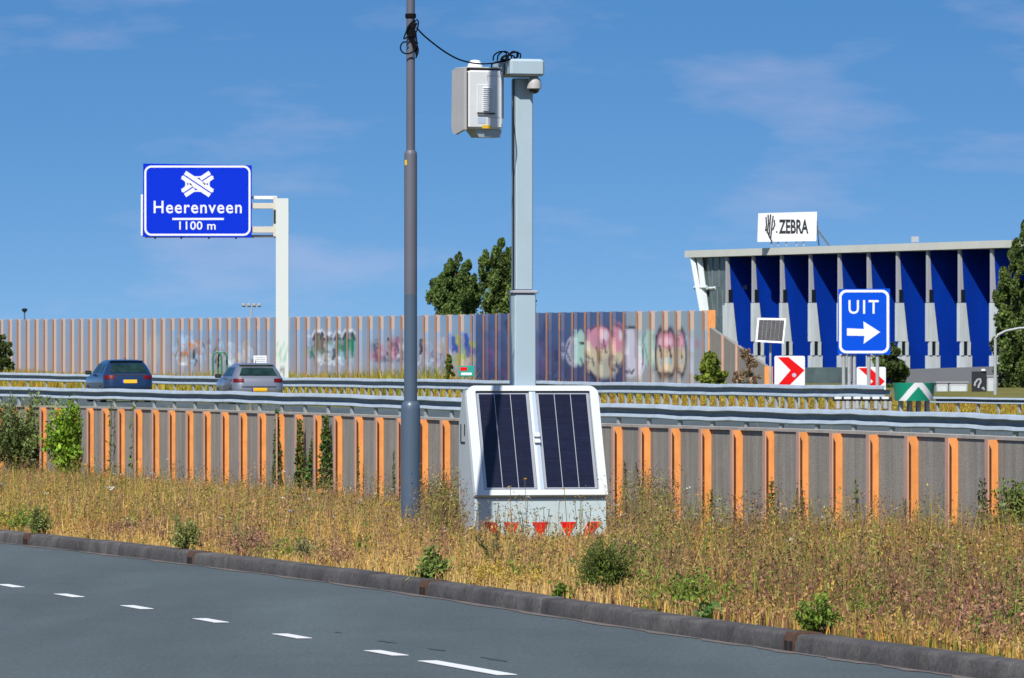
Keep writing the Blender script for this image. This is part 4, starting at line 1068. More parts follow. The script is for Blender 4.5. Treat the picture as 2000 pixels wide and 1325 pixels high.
# ------------------------------------------------------------------ cars
def car(label, px, Z, zg, rz, paint, L=4.25, H=1.47, tall=1.0, hatch=0.0):
    o = thing('parked_car' if False else 'car', label, 'car', C(px, Z, zg), rz)
    lv = [  # z, half width, rear y, front y, corner radius
        (0.20, 0.78, -1.98, 2.00, 0.30), (0.34, 0.86, -2.09, 2.10, 0.34), (0.55, 0.885, -2.125, 2.125, 0.36), (0.72, 0.89, -2.10, 2.08, 0.36), (0.84, 0.885, -2.07, 1.90, 0.36),
        (0.93, 0.875, -2.03, 1.30, 0.34), (0.99, 0.845, -1.97 + hatch, 0.98, 0.30), (1.15, 0.775, -1.84 + hatch, 0.70, 0.26), (1.32, 0.69, -1.67 + hatch * 0.7, 0.38, 0.24), (1.41, 0.62, -1.50, 0.12, 0.22), (1.46, 0.52, -1.34, -0.10, 0.20), (1.475, 0.30, -1.0, -0.35, 0.15)]
    lv = [(z * tall * H / 1.475, w, a * L / 4.25, b * L / 4.25, r) for z, w, a, b, r in lv]
    zs = [l[0] for l in lv]
    def level(z): return [float(np.interp(z, zs, [l[i] for l in lv])) for i in range(1, 5)]
    def outline(z, off=0.0, n=8):
        w, a, b, r = level(z); w += off; a -= off; b += off
        pts = []
        for sx, sy, a0 in ((1, 1, 0), (-1, 1, 90), (-1, -1, 180), (1, -1, 270)):
            for k in range(n + 1):
                t = R(a0 + 90 * k / n)
                cy = (b - r) if sy > 0 else (a + r)
                pts.append((sx * (w - r) + r * math.cos(t), cy + r * math.sin(t), z))
        return pts
    mb = MB(); zl = []
    for z0_, z1_ in zip(zs, zs[1:]): zl += [z0_ + (z1_ - z0_) * q / 3 for q in range(3)]
    zl.append(zs[-1]); n = len(outline(zs[0]))
    for z in zl: mb.v += outline(z)
    for k in range(len(zl) - 1):
        for i in range(n):
            j = (i + 1) % n; mb.f.append((k*n + i, k*n + j, (k+1)*n + j, (k+1)*n + i)); mb.m.append(0)
    mb.f += [tuple(range(n - 1, -1, -1)), tuple((len(zl)-1)*n + i for i in range(n))]; mb.m += [0, 0]
    mb.build('body', paint, o, smooth=True)
    def rear_x(z, x, off):                       # y of the rear skin at x
        pts = [p for p in outline(z, off) if p[1] < 0]
        pts = sorted(pts); return float(np.interp(x, [p[0] for p in pts], [p[1] for p in pts]))
    def rear_patch(name, x0, x1, z0, z1, m_, off=0.012, nx=12, nz=4, x0t=None, x1t=None):
        mb = MB()
        for k in range(nz + 1):
            f = k / nz; z = (z0 + (z1 - z0) * f)
            xa = x0 + ((x0t if x0t is not None else x0) - x0) * f; xb = x1 + ((x1t if x1t is not None else x1) - x1) * f
            for i in range(nx + 1):
                x = xa + (xb - xa) * i / nx; mb.v.append((x, rear_x(z, x, off), z))
        for k in range(nz):
            for i in range(nx):
                a = k * (nx + 1) + i; mb.f.append((a, a + 1, a + nx + 2, a + nx + 1)); mb.m.append(0)
        return mb.build(name, m_, o, smooth=True)
    def side_patch(name, sgn, y0, y1, z0, z1, m_, y0t=None, y1t=None, off=0.010, ny=6, nz=4):
        mb = MB()
        for k in range(nz + 1):
            f = k / nz; z = z0 + (z1 - z0) * f; w = level(z)[0] + off
            ya = y0 + ((y0t if y0t is not None else y0) - y0) * f; yb = y1 + ((y1t if y1t is not None else y1) - y1) * f
            for i in range(ny + 1): mb.v.append((sgn * w, ya + (yb - ya) * i / ny, z))
        for k in range(nz):
            for i in range(ny):
                a = k * (ny + 1) + i; mb.f.append((a, a + 1, a + ny + 2, a + ny + 1)); mb.m.append(0)
        return mb.build(name, m_, o, smooth=True)
    q = H / 1.475
    rear_patch('rear_window', -0.66, 0.66, 1.03 * q, 1.35 * q, M['car_glass'], x0t=-0.52, x1t=0.52)
    for sg in (-1, 1):
        a, b = (0.52 * sg, 0.86 * sg) if sg > 0 else (0.86 * sg, 0.52 * sg)
        rear_patch('tail_light', a, b, 0.80 * q, 0.93 * q, M['tail_red'], nx=6)
        side_patch('side_window', sg, -1.30, -0.45, 1.02 * q, 1.33 * q, M['car_glass'], -1.15, -0.45)
        side_patch('side_window', sg, -0.38, 0.55, 1.02 * q, 1.33 * q, M['car_glass'], -0.38, 0.16)
        mb = MB().cbox(-0.11, 0.11, -0.06, 0.08, -0.07, 0.08, 0.03, M=Matrix.Translation((sg * 1.0, 0.55, 1.02 * q)))
        mb.build('door_mirror', M['car_black'] if paint is not M['car_blue'] else M['car_black'], o)
        for y in (-1.30, 1.30):
            wmb = MB().lathe([(0.20, -0.10), (0.30, -0.10), (0.315, -0.07), (0.315, 0.07), (0.30, 0.10), (0.20, 0.10)], 20, M=Matrix.Translation((sg * 0.80, y, 0.315)) @ Matrix.Rotation(R(90), 4, 'Y'))
            wh = wmb.build('wheel', M['car_black'], o, smooth=True)
            MB().lathe([(0.03, -0.015), (0.20, -0.005), (0.21, 0.005), (0.03, 0.015)], 14, M=Matrix.Translation((sg * 0.915, y, 0.315)) @ Matrix.Rotation(R(90), 4, 'Y')).build('rim', M['alu'], wh)
    pz = 0.72 * q if paint is M['car_blue'] else 0.545 * q
    rear_patch('bumper', -0.78, 0.78, 0.26 * q, 0.42 * q, M['car_black'], nx=14)
    rear_patch('crease', -0.60, 0.60, 0.62 * q if paint is not M['car_blue'] else 0.93 * q, 0.66 * q if paint is not M['car_blue'] else 0.96 * q, M['car_black'], nx=10, nz=1, off=0.006)
    rear_patch('number_plate', -0.21, 0.27, pz - 0.06, pz + 0.06, M['plate'], off=0.022, nx=6)
    rear_patch('plate_band', -0.26, -0.212, pz - 0.06, pz + 0.06, M['plate_blue'], off=0.022, nx=2)
    MB().cbox(-0.60, 0.60, -1.62 * L / 4.25, -1.40 * L / 4.25, 1.405 * q, 1.44 * q, 0.012).build('spoiler', paint, o)
    MB().tube([(0.0, -1.2, 1.46 * q), (0.0, -1.30, 1.56 * q)], 0.012, 5).build('aerial', M['car_black'], o)
    if tall > 1.0:
        for sg in (-1, 1):
            MB().tube([(sg * 0.55, -1.3, 1.42 * q * tall), (sg * 0.55, -1.2, 1.49 * q * tall), (sg * 0.55, -0.1, 1.49 * q * tall), (sg * 0.55, 0.1, 1.40 * q * tall)], 0.02, 6).build('roof_rail', M['car_black'], o)
    return o
def lane_z(px, Z):
    a, b = Zn(px), Zf(px); k = (Z - a) / (b - a)
    return (n_top(px) - 0.8) * (1 - k) + (f_top(px) - 0.8) * k
car('dark blue hatchback with a yellow number plate driving ahead on the left', 232, 237, EYE + (740 - 702) * 237 / F - 1.53, R(13.5), M['car_blue'], 4.3, 1.52)
car('silver grey hatchback with bright tail lights beside the white sign post', 487, 230, EYE + (740 - 709) * 230 / F - 1.46, R(12.0), M['car_grey'], 4.0, 1.45)

# ------------------------------------------------------------------ street lamp post in front
Zl = 67.55; kl = Zl / F
lp = thing('lamp_post', 'slate blue stepped lamp post standing in the dry grass left of the solar cabinet', 'lamp post', C(802, Zl, 0.0))
Zq = lambda py: EYE - (py - YH) * kl
MB().lathe([(0.099, -0.3), (0.099, Zq(802)), (0.095, Zq(793)), (0.083, Zq(787)), (0.068, Zq(784))], 32).build('base_tube', M['lamp_post'], lp, smooth=True)
MB().lathe([(0.067, Zq(786)), (0.066, Zq(576))], 32).build('middle_tube', M['lamp_post'], lp, smooth=True)
MB().lathe([(0.0655, Zq(576) + 0.002), (0.0655, Zq(303)), (0.062, Zq(298)), (0.050, Zq(294))], 32).build('upper_tube', M['lamp_post_up'], lp, smooth=True)
MB().lathe([(0.0445, Zq(296)), (0.042, Zq(-200)), (0.040, 9.3)], 28).build('top_tube', M['lamp_post_up'], lp, smooth=True)
MB().tube([(0, 0, 9.25), (-0.3, -0.1, 9.5), (-1.2, -0.4, 9.6)], 0.04, 8).build('arm', M['lamp_post_up'], lp, smooth=True)
MB().cbox(-1.9, -1.15, -0.6, -0.25, 9.52, 9.68, 0.04).build('lantern', M['lamp_post_up'], lp)
mb = MB()
pts = [(0.0665 * math.cos(R(a)), 0.0665 * math.sin(R(a))) for a in (206, 216, 226, 236)]
mb.add([(x, y, Zq(323)) for x, y in pts] + [(x, y, Zq(313)) for x, y in pts], [(i, i + 1, i + 5, i + 4) for i in range(3)])
mb.build('yellow_sticker', M['yellow'], lp)
mb = MB(); mb.lathe([(0.05, Zq(36)), (0.055, Zq(35)), (0.055, Zq(28)), (0.05, Zq(27))], 20); mb.build('clamp_band', M['cable'], lp)

# ------------------------------------------------------------------ speed camera unit with solar cabinet
PSI = R(16.0)
Zc0 = 70.0
sc = thing('speed_camera', 'white roadside speed camera mast rising from a sloping solar cabinet', 'speed camera', C(1056, Zc0, 0.0), PSI)
Wd = 1.44; L_ = 0.39; z0, z1, z2 = -0.15, 0.455, 1.61
hwd = Wd / 2
# body: profile (y, z) extruded along x
bp = [(0.012, z0), (0.012, z1 - 0.01), (L_ + 0.012, z2 - 0.03), (0.50, z2 - 0.03), (0.66, 1.25), (0.66, z0)]
n = len(bp)
body = MB().add([(-hwd + 0.012, y, z) for y, z in bp] + [(hwd - 0.012, y, z) for y, z in bp],
         [tuple(range(n))[::-1], tuple(range(n, 2 * n))] + [(i, (i + 1) % n, n + (i + 1) % n, n + i) for i in range(n)]).build('cabinet', M['cab_side'], sc)
MB().box(-hwd + 0.05, hwd - 0.05, 0.30, 0.305, -0.1, -0.05).build('ground_rail', M['dark'], body)
# hatch on the left side
for (y0, y1, za, zb2) in ((0.42, 0.58, 1.02, 1.035), (0.565, 0.58, 1.035, 1.22), (0.42, 0.435, 1.10, 1.22)):
    MB().box(-hwd + 0.004, -hwd + 0.0115, y0, y1, za, zb2).build('hatch_trim', M['dark'], body)
MB().cbox(-hwd, hwd, 0.0, 0.0115, z0, z1 - 0.018, 0.004).build('plinth', M['cab_white'], sc)
mb = MB()
k186 = Zc0 / F
for cx in (958, 999, 1055, 1110, 1160):
    x = (cx - 1056) * k186 / math.cos(PSI); w = 17 * k186
    zt = 1.7 - (1020 - 740) * k186; zb2 = zt - 0.175
    o = MB()
    if cx == 958: pp = [(x - w * 0.9, zt), (x + w * 0.7, zt), (x + w * 1.5, zb2), (x + w * 0.6, zb2)]
    elif cx == 1160: pp = [(x - w * 0.7, zt), (x + w * 1.0, zt), (x - w * 0.6, zb2), (x - w * 1.5, zb2)]
    else: pp = [(x - w, zt), (x + w, zt), (x + 0.005, zb2), (x - 0.005, zb2)]
    o.poly(pp[::-1], -0.004, -0.0005).build('red_triangle', M['red'], sc)
# sloping front frame
def slope(x, u, d=0.0):        # u 0..1 up the slope, d out of the face
    nx = Vector((0, -(z2 - z1), L_)).normalized()
    return Vector((x, u * L_, z1 + u * (z2 - z1))) + nx * d
def sl_ring(outer, inner, d0, d1, name, m_, parent):
    mb = MB(); n = len(outer)
    for lst, d in ((outer, d1), (inner, d1), (outer, d0), (inner, d0)):
        mb.v += [tuple(slope(x, u, d)) for x, u in lst]
    for i in range(n):
        j = (i + 1) % n
        mb.f += [(i, j, n + j, n + i), (i, 2*n + i, 2*n + j, j), (n + i, n + j, 3*n + j, 3*n + i)]
    mb.m = [0] * len(mb.f)
    return mb.build(name, m_, parent)
SLH = math.hypot(L_, z2 - z1)
def rr_top(x0, x1, u0, u1, r, rb):     # corners rounded more at the top
    pts = []
    for sx, top_, a0 in ((1, 1, 0), (-1, 1, 90), (-1, 0, 180), (1, 0, 270)):
        rr = r if top_ else rb
        for k in range(7):
            a = R(a0 + 15 * k)
            pts.append(((x1 - rr if sx > 0 else x0 + rr) + rr * math.cos(a), ((u1 * SLH - rr if top_ else u0 * SLH + rr) + rr * math.sin(a)) / SLH))
    return pts
px_l = lambda px, top_: 0
fo = rr_top(-hwd - 0.005, hwd + 0.005, 0.005, 1.0, 0.10, 0.01)
fi = rr_top(-hwd + 0.095, hwd - 0.085, 0.055, 0.952, 0.012, 0.012)
frame = sl_ring(fo, fi, -0.02, 0.055, 'front_frame', M['cab_frame'], sc)
# inner back plate and the two solar modules
def sl_box(x0, x1, u0, u1, d0, d1, name, m_, parent):
    c = [slope(x, u, d) for d in (d0, d1) for x, u in ((x0, u0), (x1, u0), (x1, u1), (x0, u1))]
    return MB().hexa(*c).build(name, m_, parent)
sl_box(-hwd + 0.02, hwd - 0.02, 0.02, 0.985, -0.004, 0.006, 'backing', M['dark'], frame)
xl, xm0, xm1, xr = -hwd + 0.105, -0.035, 0.035, hwd - 0.095
for (a, b) in ((xl, xm0 - 0.005), (xm1 + 0.005, xr)):
    u0, u1 = 0.064, 0.943
    mod = sl_box(a, b, u0, u1, 0.007, 0.030, 'solar_module', M['alu'], sc)
    w3 = (b - a - 0.05) / 3
    for q in range(3):
        sl_box(a + 0.025 + q * w3 + 0.004, a + 0.025 + (q + 1) * w3 - 0.004, u0 + 0.016, u1 - 0.016, 0.0305, 0.0335, 'solar_cell', M['solar'], mod)
    sl_box(a + 0.022, b - 0.022, u0 + 0.012, u1 - 0.012, 0.0302, 0.0304, 'cell_grid', M['silver'], mod)
    for (p, q, s_, t_) in ((a, b, u0 - 0.004, u0 + 0.001), (a, b, u1 - 0.001, u1 + 0.004)):
        sl_box(p, q, s_, t_, 0.0306, 0.036, 'edge_seal', M['dark'], mod)
mul = sl_box(xm0, xm1, 0.058, 0.948, 0.007, 0.045, 'mullion', M['cab_frame'], sc)
sl_box(xm0 + 0.028, xm1 - 0.004, 0.06, 0.946, 0.0452, 0.048, 'mullion_groove', M['paleblue'], mul)
for u in (0.475, 0.53):
    sl_box(-0.028, 0.032, u, u + 0.035, 0.0485, 0.075, 'catch', M['cab_frame'], mul)
# mast
mx, my = -0.035, 0.56
M['pole_side'] = M['pole_paint']
MB().cbox(mx - 0.117, mx + 0.117, my - 0.11, my + 0.11, 1.2, 2.60, 0.012).build('lower_mast', M['pole_paint'], sc)
MB().cbox(mx - 0.135, mx + 0.135, my - 0.13, my + 0.13, 2.602, 2.635, 0.008).build('mast_collar', M['fin_grey'], sc)
MB().cbox(mx - 0.10, mx + 0.088, my - 0.095, my + 0.095, 2.637, 4.88, 0.012).build('upper_mast', M['pole_paint'], sc)
MB().box(mx - 0.108, mx - 0.1005, my - 0.03, my + 0.02, 2.637, 4.88).build('mast_cable_duct', M['dark'], sc)
# head box
hb = MB().cbox(-0.255, 0.125, my - 0.30, my + 0.16, 4.895, 5.075, 0.025).build('head_box', M['pole_paint'], sc)
MB().cbox(-0.34, -0.258, my - 0.10, my + 0.10, 4.93, 5.06, 0.02).build('head_arm', M['pole_paint'], hb)
MB().box(-0.28, -0.262, my - 0.06, my - 0.02, 4.45, 4.93).build('mounting_strap', M['fin_grey'], sc)
MB().box(-0.305, -0.284, my - 0.07, my - 0.05, 4.50, 4.93).build('mounting_rail', M['dark'], sc)
# dome camera under the head box
dc = MB().lathe([(0.035, 0.0), (0.068, -0.03), (0.075, -0.08), (0.078, -0.125), (0.06, -0.135)][::-1], 24, M=Matrix.Translation((0.035, my - 0.19, 4.893))).build('dome_camera', M['shroud'], sc, smooth=True)
MB().lathe([(0.058, -0.1355), (0.052, -0.155), (0.034, -0.175), (0.008, -0.182)][::-1], 20, M=Matrix.Translation((0.035, my - 0.19, 4.893))).build('lens_dome', M['glass_dark'], dc, smooth=True)

# camera housing, turned a little more to the left
hl = Matrix.Translation((-0.335, my - 0.30, 0)) @ Matrix.Rotation(R(6), 4, 'Z')
hx0, hx1, hz0, hz1 = -0.40, 0.0, 4.33, 4.95
ho = MB().cbox(hx0, hx1, 0.0, 0.32, hz0, hz1, 0.022, M=hl).build('camera_housing', M['housing'], sc)
sp_ = []
for (y, z) in ((-0.02, hz1 + 0.02), (0.32, hz1 + 0.01), (0.34, hz0 + 0.03), (0.31, hz0 - 0.03), (0.24, hz0 - 0.055), (0.10, hz0 - 0.03), (-0.02, hz0 - 0.01)): sp_.append((y, z))
n = len(sp_)
MB().add([(hx0 - 0.055, y, z) for y, z in sp_] + [(hx0 - 0.022, y, z) for y, z in sp_], [tuple(range(n))[::-1], tuple(range(n, 2*n))] + [(i, (i+1) % n, n + (i+1) % n, n + i) for i in range(n)], 0, hl).build('side_shroud', M['shroud'], ho)
MB().box(hx0 - 0.0215, hx0 - 0.001, 0.02, 0.30, hz0 + 0.01, hz1 - 0.01, 0, hl).build('shroud_gap', M['dark'], ho)
MB().box(hx0 + 0.03, hx1 - 0.03, 0.02, 0.3, hz1 + 0.001, hz1 + 0.016, 0, hl).build('lid_gasket', M['dark'], ho)
MB().cbox(hx0 - 0.02, hx1 - 0.01, 0.0, 0.34, hz1 + 0.017, hz1 + 0.032, 0.006, 0, hl).build('lid', M['shroud'], ho)
MB().lathe([(0.085, 0.0), (0.065, 0.05), (0.045, 0.075), (0.01, 0.08)], 20, M=hl @ Matrix.Translation((-0.26, 0.15, hz1 + 0.033))).build('antenna_cap', M['sign_white'], ho, smooth=True)
vt = MB().cbox(-0.30, -0.10, -0.010, -0.0015, hz0 + 0.17, hz0 + 0.47, 0.004, 0, hl).build('vent_plate', M['housing'], ho)
for q in range(12):
    z = hz0 + 0.195 + q * 0.0212
    MB().add([(-0.235, -0.011, z + 0.013), (-0.135, -0.011, z + 0.013), (-0.135, -0.03, z), (-0.235, -0.03, z), (-0.235, -0.0105, z), (-0.135, -0.0105, z)],
             [(3, 2, 1, 0), (4, 5, 2, 3), (0, 4, 3), (1, 2, 5)], 0, hl).build('louvre', M['sign_white'], ho)
MB().box(-0.30, -0.10, -0.022, -0.011, hz0 + 0.155, hz0 + 0.168, 0, hl).build('drip_edge', M['dark'], ho)
MB().box(-0.29, -0.20, -0.003, -0.001, hz0 + 0.06, hz0 + 0.12, 0, hl).build('pale_label', M['paleblue'], ho)
MB().box(-0.24, -0.145, -0.003, -0.001, hz0 + 0.006, hz0 + 0.04, 0, hl).build('yellow_sticker', M['yellow'], ho)
for (xa, xb, za, zb2) in ((-0.185, -0.035, hz1 - 0.062, hz1 - 0.057), (-0.185, -0.181, hz1 - 0.11, hz1 - 0.0625), (-0.175, -0.035, hz0 + 0.120, hz0 + 0.124), (-0.175, -0.171, hz0 + 0.05, hz0 + 0.1195)):
    MB().box(xa, xb, -0.0025, -0.001, za, zb2, 0, hl).build('door_seam', M['fin_grey'], ho)
for za in (hz0 + 0.055, hz1 - 0.13):
    MB().cbox(-0.022, -0.010, -0.008, -0.001, za, za + 0.06, 0.002, 0, hl).build('hinge', M['fin_grey'], ho)
MB().hexa(*[hl @ Vector(p) for p in ((-0.25, 0.06, hz0 - 0.085), (-0.005, 0.06, hz0 - 0.085), (-0.005, 0.28, hz0 - 0.085), (-0.25, 0.28, hz0 - 0.085), (-0.31, 0.04, hz0 - 0.002), (-0.003, 0.04, hz0 - 0.002), (-0.003, 0.30, hz0 - 0.002), (-0.31, 0.30, hz0 - 0.002))]).build('lens_hood', M['pole_paint'], ho)

# ------------------------------------------------------------------ black cable from the lamp post to the head box
cb = thing('cable', 'black cable coiled on the lamp post and slung across to the camera head', 'cable', C(812, Zl, Zq(55)))
def cub(pts, n=8):
    out = []; p = [Vector(q) for q in pts]
    for i in range(len(p) - 1):
        a, b, c, d = p[max(i-1, 0)], p[i], p[i+1], p[min(i+2, len(p)-1)]
        for k in range(n):
            t = k / n
            out.append(0.5 * ((2*b) + (c - a) * t + (2*a - 5*b + 4*c - d) * t*t + (3*b - a - 3*c + d) * t**3))
    return out + [p[-1]]
Zh = 70.3
span = [(814, 55, Zl), (826, 68, Zl + .2), (845, 84, Zl + .6), (868, 101, Zl + 1.0), (893, 115, Zl + 1.4), (918, 122.5, Zl + 1.7), (940, 125, Zl + 1.9), (962, 124, Zl + 2.1), (980, 121, Zh), (1000, 118, Zh)]
MB().tube(cub([P(*q) for q in span]), 0.0085, 6).build('span', M['cable'], cb, world=True, smooth=True)
rc = random.Random(2)
mb = MB()
for q in range(9):
    x0_ = 803 + rc.uniform(4, 11); y0_ = 37 + rc.uniform(0, 10); y1_ = 85 + rc.uniform(0, 26)
    mb.tube(cub([P(x0_, y0_, Zl - 0.05), P(x0_ - rc.uniform(3, 15), (y0_ + y1_) / 2 - 8, Zl - 0.075), P(803 + rc.uniform(0, 11), y1_ - 12, Zl - 0.07), P(803 + rc.uniform(6, 12), y1_, Zl - 0.06)]), 0.0085, 6)
for q in ([(813, 38), (817, 44), (814, 60), (806, 70), (797, 72), (789, 76), (792, 66), (800, 50)], [(795, 82), (786, 84), (782, 94), (787, 103), (798, 105), (808, 100), (814, 90), (815, 82)], [(812, 60), (814, 85), (817, 100), (812, 114)]):
    mb.tube(cub([P(x_, y_, Zl - 0.085) for x_, y_ in q]), 0.0085, 6)
mb.build('post_coil', M['cable'], cb, world=True, smooth=True)
mb = MB()
for q in range(6):
    cx = 978 + q * 5.5 + rc.uniform(-2, 2); w = rc.uniform(8, 15); hh = rc.uniform(9, 19)
    mb.tube(cub([P(cx - w, 119, Zh - 0.1), P(cx - w + 2, 119 - hh * 0.6, Zh - 0.1), P(cx, 119 - hh, Zh - 0.05), P(cx + w * 0.8, 119 - hh * 0.8, Zh), P(cx + w * 0.6, 118, Zh), P(cx, 116, Zh - 0.06)]), 0.008, 6)
mb.tube(cub([P(1010, 101, Zh), P(1012, 110, Zh), P(1004, 116, Zh), P(1015, 117, Zh)]), 0.010, 6)
mb.tube(cub([P(960, 134, Zh), P(961, 126, Zh), P(968, 122, Zh), P(985, 119, Zh)]), 0.009, 6)
mb.build('head_coil', M['cable'], cb, world=True, smooth=True)

# ------------------------------------------------------------------ plants
def diamonds(P_, L, W, up=0.0):
    """leaf shaped faces: arrays in, verts (N*4,3) out"""
    n = len(P_)
    a = rng.normal(size=(n, 3)); a[:, 2] += up; a /= np.linalg.norm(a, axis=1, keepdims=True)
    r = rng.normal(size=(n, 3)); b = np.cross(a, r); b /= np.linalg.norm(b, axis=1, keepdims=True)
    c = np.cross(a, b)
    L = np.broadcast_to(np.asarray(L, float), (n,))[:, None]; W = np.broadcast_to(np.asarray(W, float), (n,))[:, None]
    V = np.stack([P_ - a * L, P_ + b * W + c * W * 0.3, P_ + a * L, P_ - b * W + c * W * 0.3], 1)
    return V.reshape(-1, 3)
def raw_mesh(name, V, sizes, idx, cols, material, parent=None):
    me = bpy.data.meshes.new(name)
    me.vertices.add(len(V)); me.vertices.foreach_set('co', np.asarray(V, np.float32).ravel())
    me.loops.add(len(idx)); me.loops.foreach_set('vertex_index', np.asarray(idx, np.int32))
    me.polygons.add(len(sizes)); st = np.concatenate([[0], np.cumsum(sizes)[:-1]])
    me.polygons.foreach_set('loop_start', st.astype(np.int32))
    me.update(calc_edges=True)
    me.materials.append(material); set_paint(me, cols)
    return link(name, me, parent)
def leaf_obj(name, P_, L, W, cols, parent=None, material=None, up=0.0):
    V = diamonds(P_, L, W, up); n = len(P_)
    return raw_mesh(name, V, np.full(n, 4), np.arange(4 * n), np.repeat(cols, 4, 0), material or M['leaf'], parent)
def vary(col, n, s=0.25):
    c = np.array(col) * (1 + rng.normal(0, s, (n, 1))) * (1 + rng.normal(0, s * 0.25, (n, 3)))
    return np.clip(c, 0.004, 0.9)

def tree(name, label, cat, px, ybase, ytop, hw, Z, col, leaf=0.2, n=14000, clumps=70, group=None, shape='poplar', trunk=True, low=0.0, plumes=((-0.55, 0.72, 0.56), (-0.22, 0.90, 0.60), (0.10, 1.0, 0.60), (0.42, 0.88, 0.56), (0.62, 0.66, 0.50))):
    k = Z / F; zb = EYE - (ybase - YH) * k; H = (ybase - ytop) * k; Rw = hw * k
    o = thing(name, label, cat, C(px, Z, zb), group=group)
    cc_ = []
    while len(cc_) < clumps:
        u = rng.uniform(low, 1.0); a = rng.uniform(0, 2 * math.pi)
        if shape == 'poplar':       # several upright plumes of different heights
            ox, hp, rp = plumes[int(rng.integers(0, len(plumes)))]
            w = Rw * rp * (np.sin(np.pi * min(1.0, (1 - u) * 0.66 + 0.01)) ** 0.8)
            rr = w * math.sqrt(rng.uniform(0.05, 1))
            cc_.append((ox * Rw * (0.45 + 0.55 * u) + rr * math.cos(a), rr * math.sin(a) + rng.normal(0, 0.25) * Rw, u * H * hp * 0.95, w))
            continue
        elif shape == 'dome':
            u = u ** 1.25; w = Rw * math.sqrt(max(0.015, 1 - u ** 1.7)) * rng.uniform(0.55, 1.08)
        else: w = Rw * math.sqrt(max(0.02, 1 - (2 * u - 0.9) ** 2 / 1.25))
        rr = w * math.sqrt(rng.uniform(0.1, 1)) * 0.92
        cc_.append((rr * math.cos(a), rr * math.sin(a), u * H * 0.93, w))
    cc_ = np.array(cc_)
    per = n // clumps
    pts, cols = [], []
    for cx, cy, cz, w in cc_:
        s_ = (max(0.10 * Rw, 0.36 * w) if shape != 'dome' else 0.19 * Rw) * rng.uniform(0.5, 1.15)
        q = rng.normal(0, 1, (per, 3)); q /= np.maximum(np.linalg.norm(q, axis=1, keepdims=True), 1e-6)
        q *= s_ * rng.uniform(0.3, 1.0, (per, 1)) ** 0.6
        q[:, 2] *= 1.7 if shape == 'poplar' else 1.0
        pts.append(q + (cx, cy, cz)); cols.append(vary(np.array(col) * rng.uniform(0.62, 1.4), per, 0.25))
    pts = np.concatenate(pts); cols = np.concatenate(cols)
    leaf_obj('crown', pts, leaf * rng.uniform(0.6, 1.2, len(pts)), leaf * 0.6 * rng.uniform(0.6, 1.2, len(pts)), cols, o, up=0.6)
    if trunk and shape == 'dome':
        mb = MB()
        for q in range(min(16, clumps)):
            cx, cy, cz, w = cc_[q]
            mb.tube([(cx * 0.15, cy * 0.15, -0.05), (cx * 0.6, cy * 0.6, cz * 0.6), (cx * 1.05, cy * 1.05, cz + 0.06 * H)], [0.006, 0.005, 0.003], 4)
        mb.build('stems', M['stem'], o)
    elif trunk:
        mb = MB(); mb.tube([(0, 0, -1), (0.02 * Rw, 0, H * 0.4), (0, 0, H * 0.85)], [0.05 * Rw + 0.06, 0.04 * Rw + 0.03, 0.02], 8)
        for q in range(9):
            cx, cy, cz, w = cc_[q]
            mb.tube([(0, 0, max(0.1, cz - 0.35 * H * 0.4)), (cx * 0.6, cy * 0.6, cz)], [0.02 * Rw + 0.015, 0.008], 5)
        mb.build('trunk', M['bark'], o)
    return o
GT = (0.11, 0.175, 0.040)
tree('poplar_tree', 'rounder green tree behind the barrier between lamp post and camera mast', 'tree', 889, 640, 486, 58, 470, GT, 0.12, 36000, 210, 'green trees behind the noise barrier')
tree('poplar_tree', 'taller pointed green tree partly behind the camera mast', 'tree', 984, 640, 462, 63, 480, (0.12, 0.18, 0.04), 0.12, 36000, 210, 'green trees behind the noise barrier', plumes=((-0.60, 0.86, 0.46), (-0.08, 1.0, 0.60), (0.26, 0.92, 0.58), (0.6, 0.68, 0.50)))
tree('poplar_tree', 'tall dark green tree at the right edge before the building', 'tree', 2008, 790, 420, 84, 420, (0.105, 0.155, 0.036), 0.13, 60000, 330, plumes=((-0.58, 0.74, 0.44), (-0.3, 0.9, 0.50), (0.0, 1.0, 0.55), (0.35, 0.94, 0.55), (0.7, 0.8, 0.5)))
tree('bush', 'dark green shrub behind the UIT sign posts', 'shrub', 1740, 760, 668, 34, 420, (0.08, 0.115, 0.03), 0.20, 6000, 40, shape='bush')
tree('bush', 'bright green shrub growing against the sloping wing wall', 'shrub', 1389, 756, 688, 40, 255, (0.19, 0.25, 0.03), 0.08, 4200, 55, shape='dome')
tree('bush', 'dry brownish shrub hanging over the sloping wing wall', 'shrub', 1457, 756, 678, 36, 258, (0.27, 0.18, 0.10), 0.055, 2200, 45, shape='dome')
tree('bush', 'dark green shrub before the barrier at the left edge', 'shrub', 4, 726, 650, 27, 385, (0.09, 0.13, 0.03), 0.13, 3600, 45, shape='dome')
tree('bush', 'slim green shrub before the teal board on the bank', 'shrub', 877, 748, 690, 15, 246, (0.15, 0.19, 0.03), 0.07, 1300, 30, shape='dome')

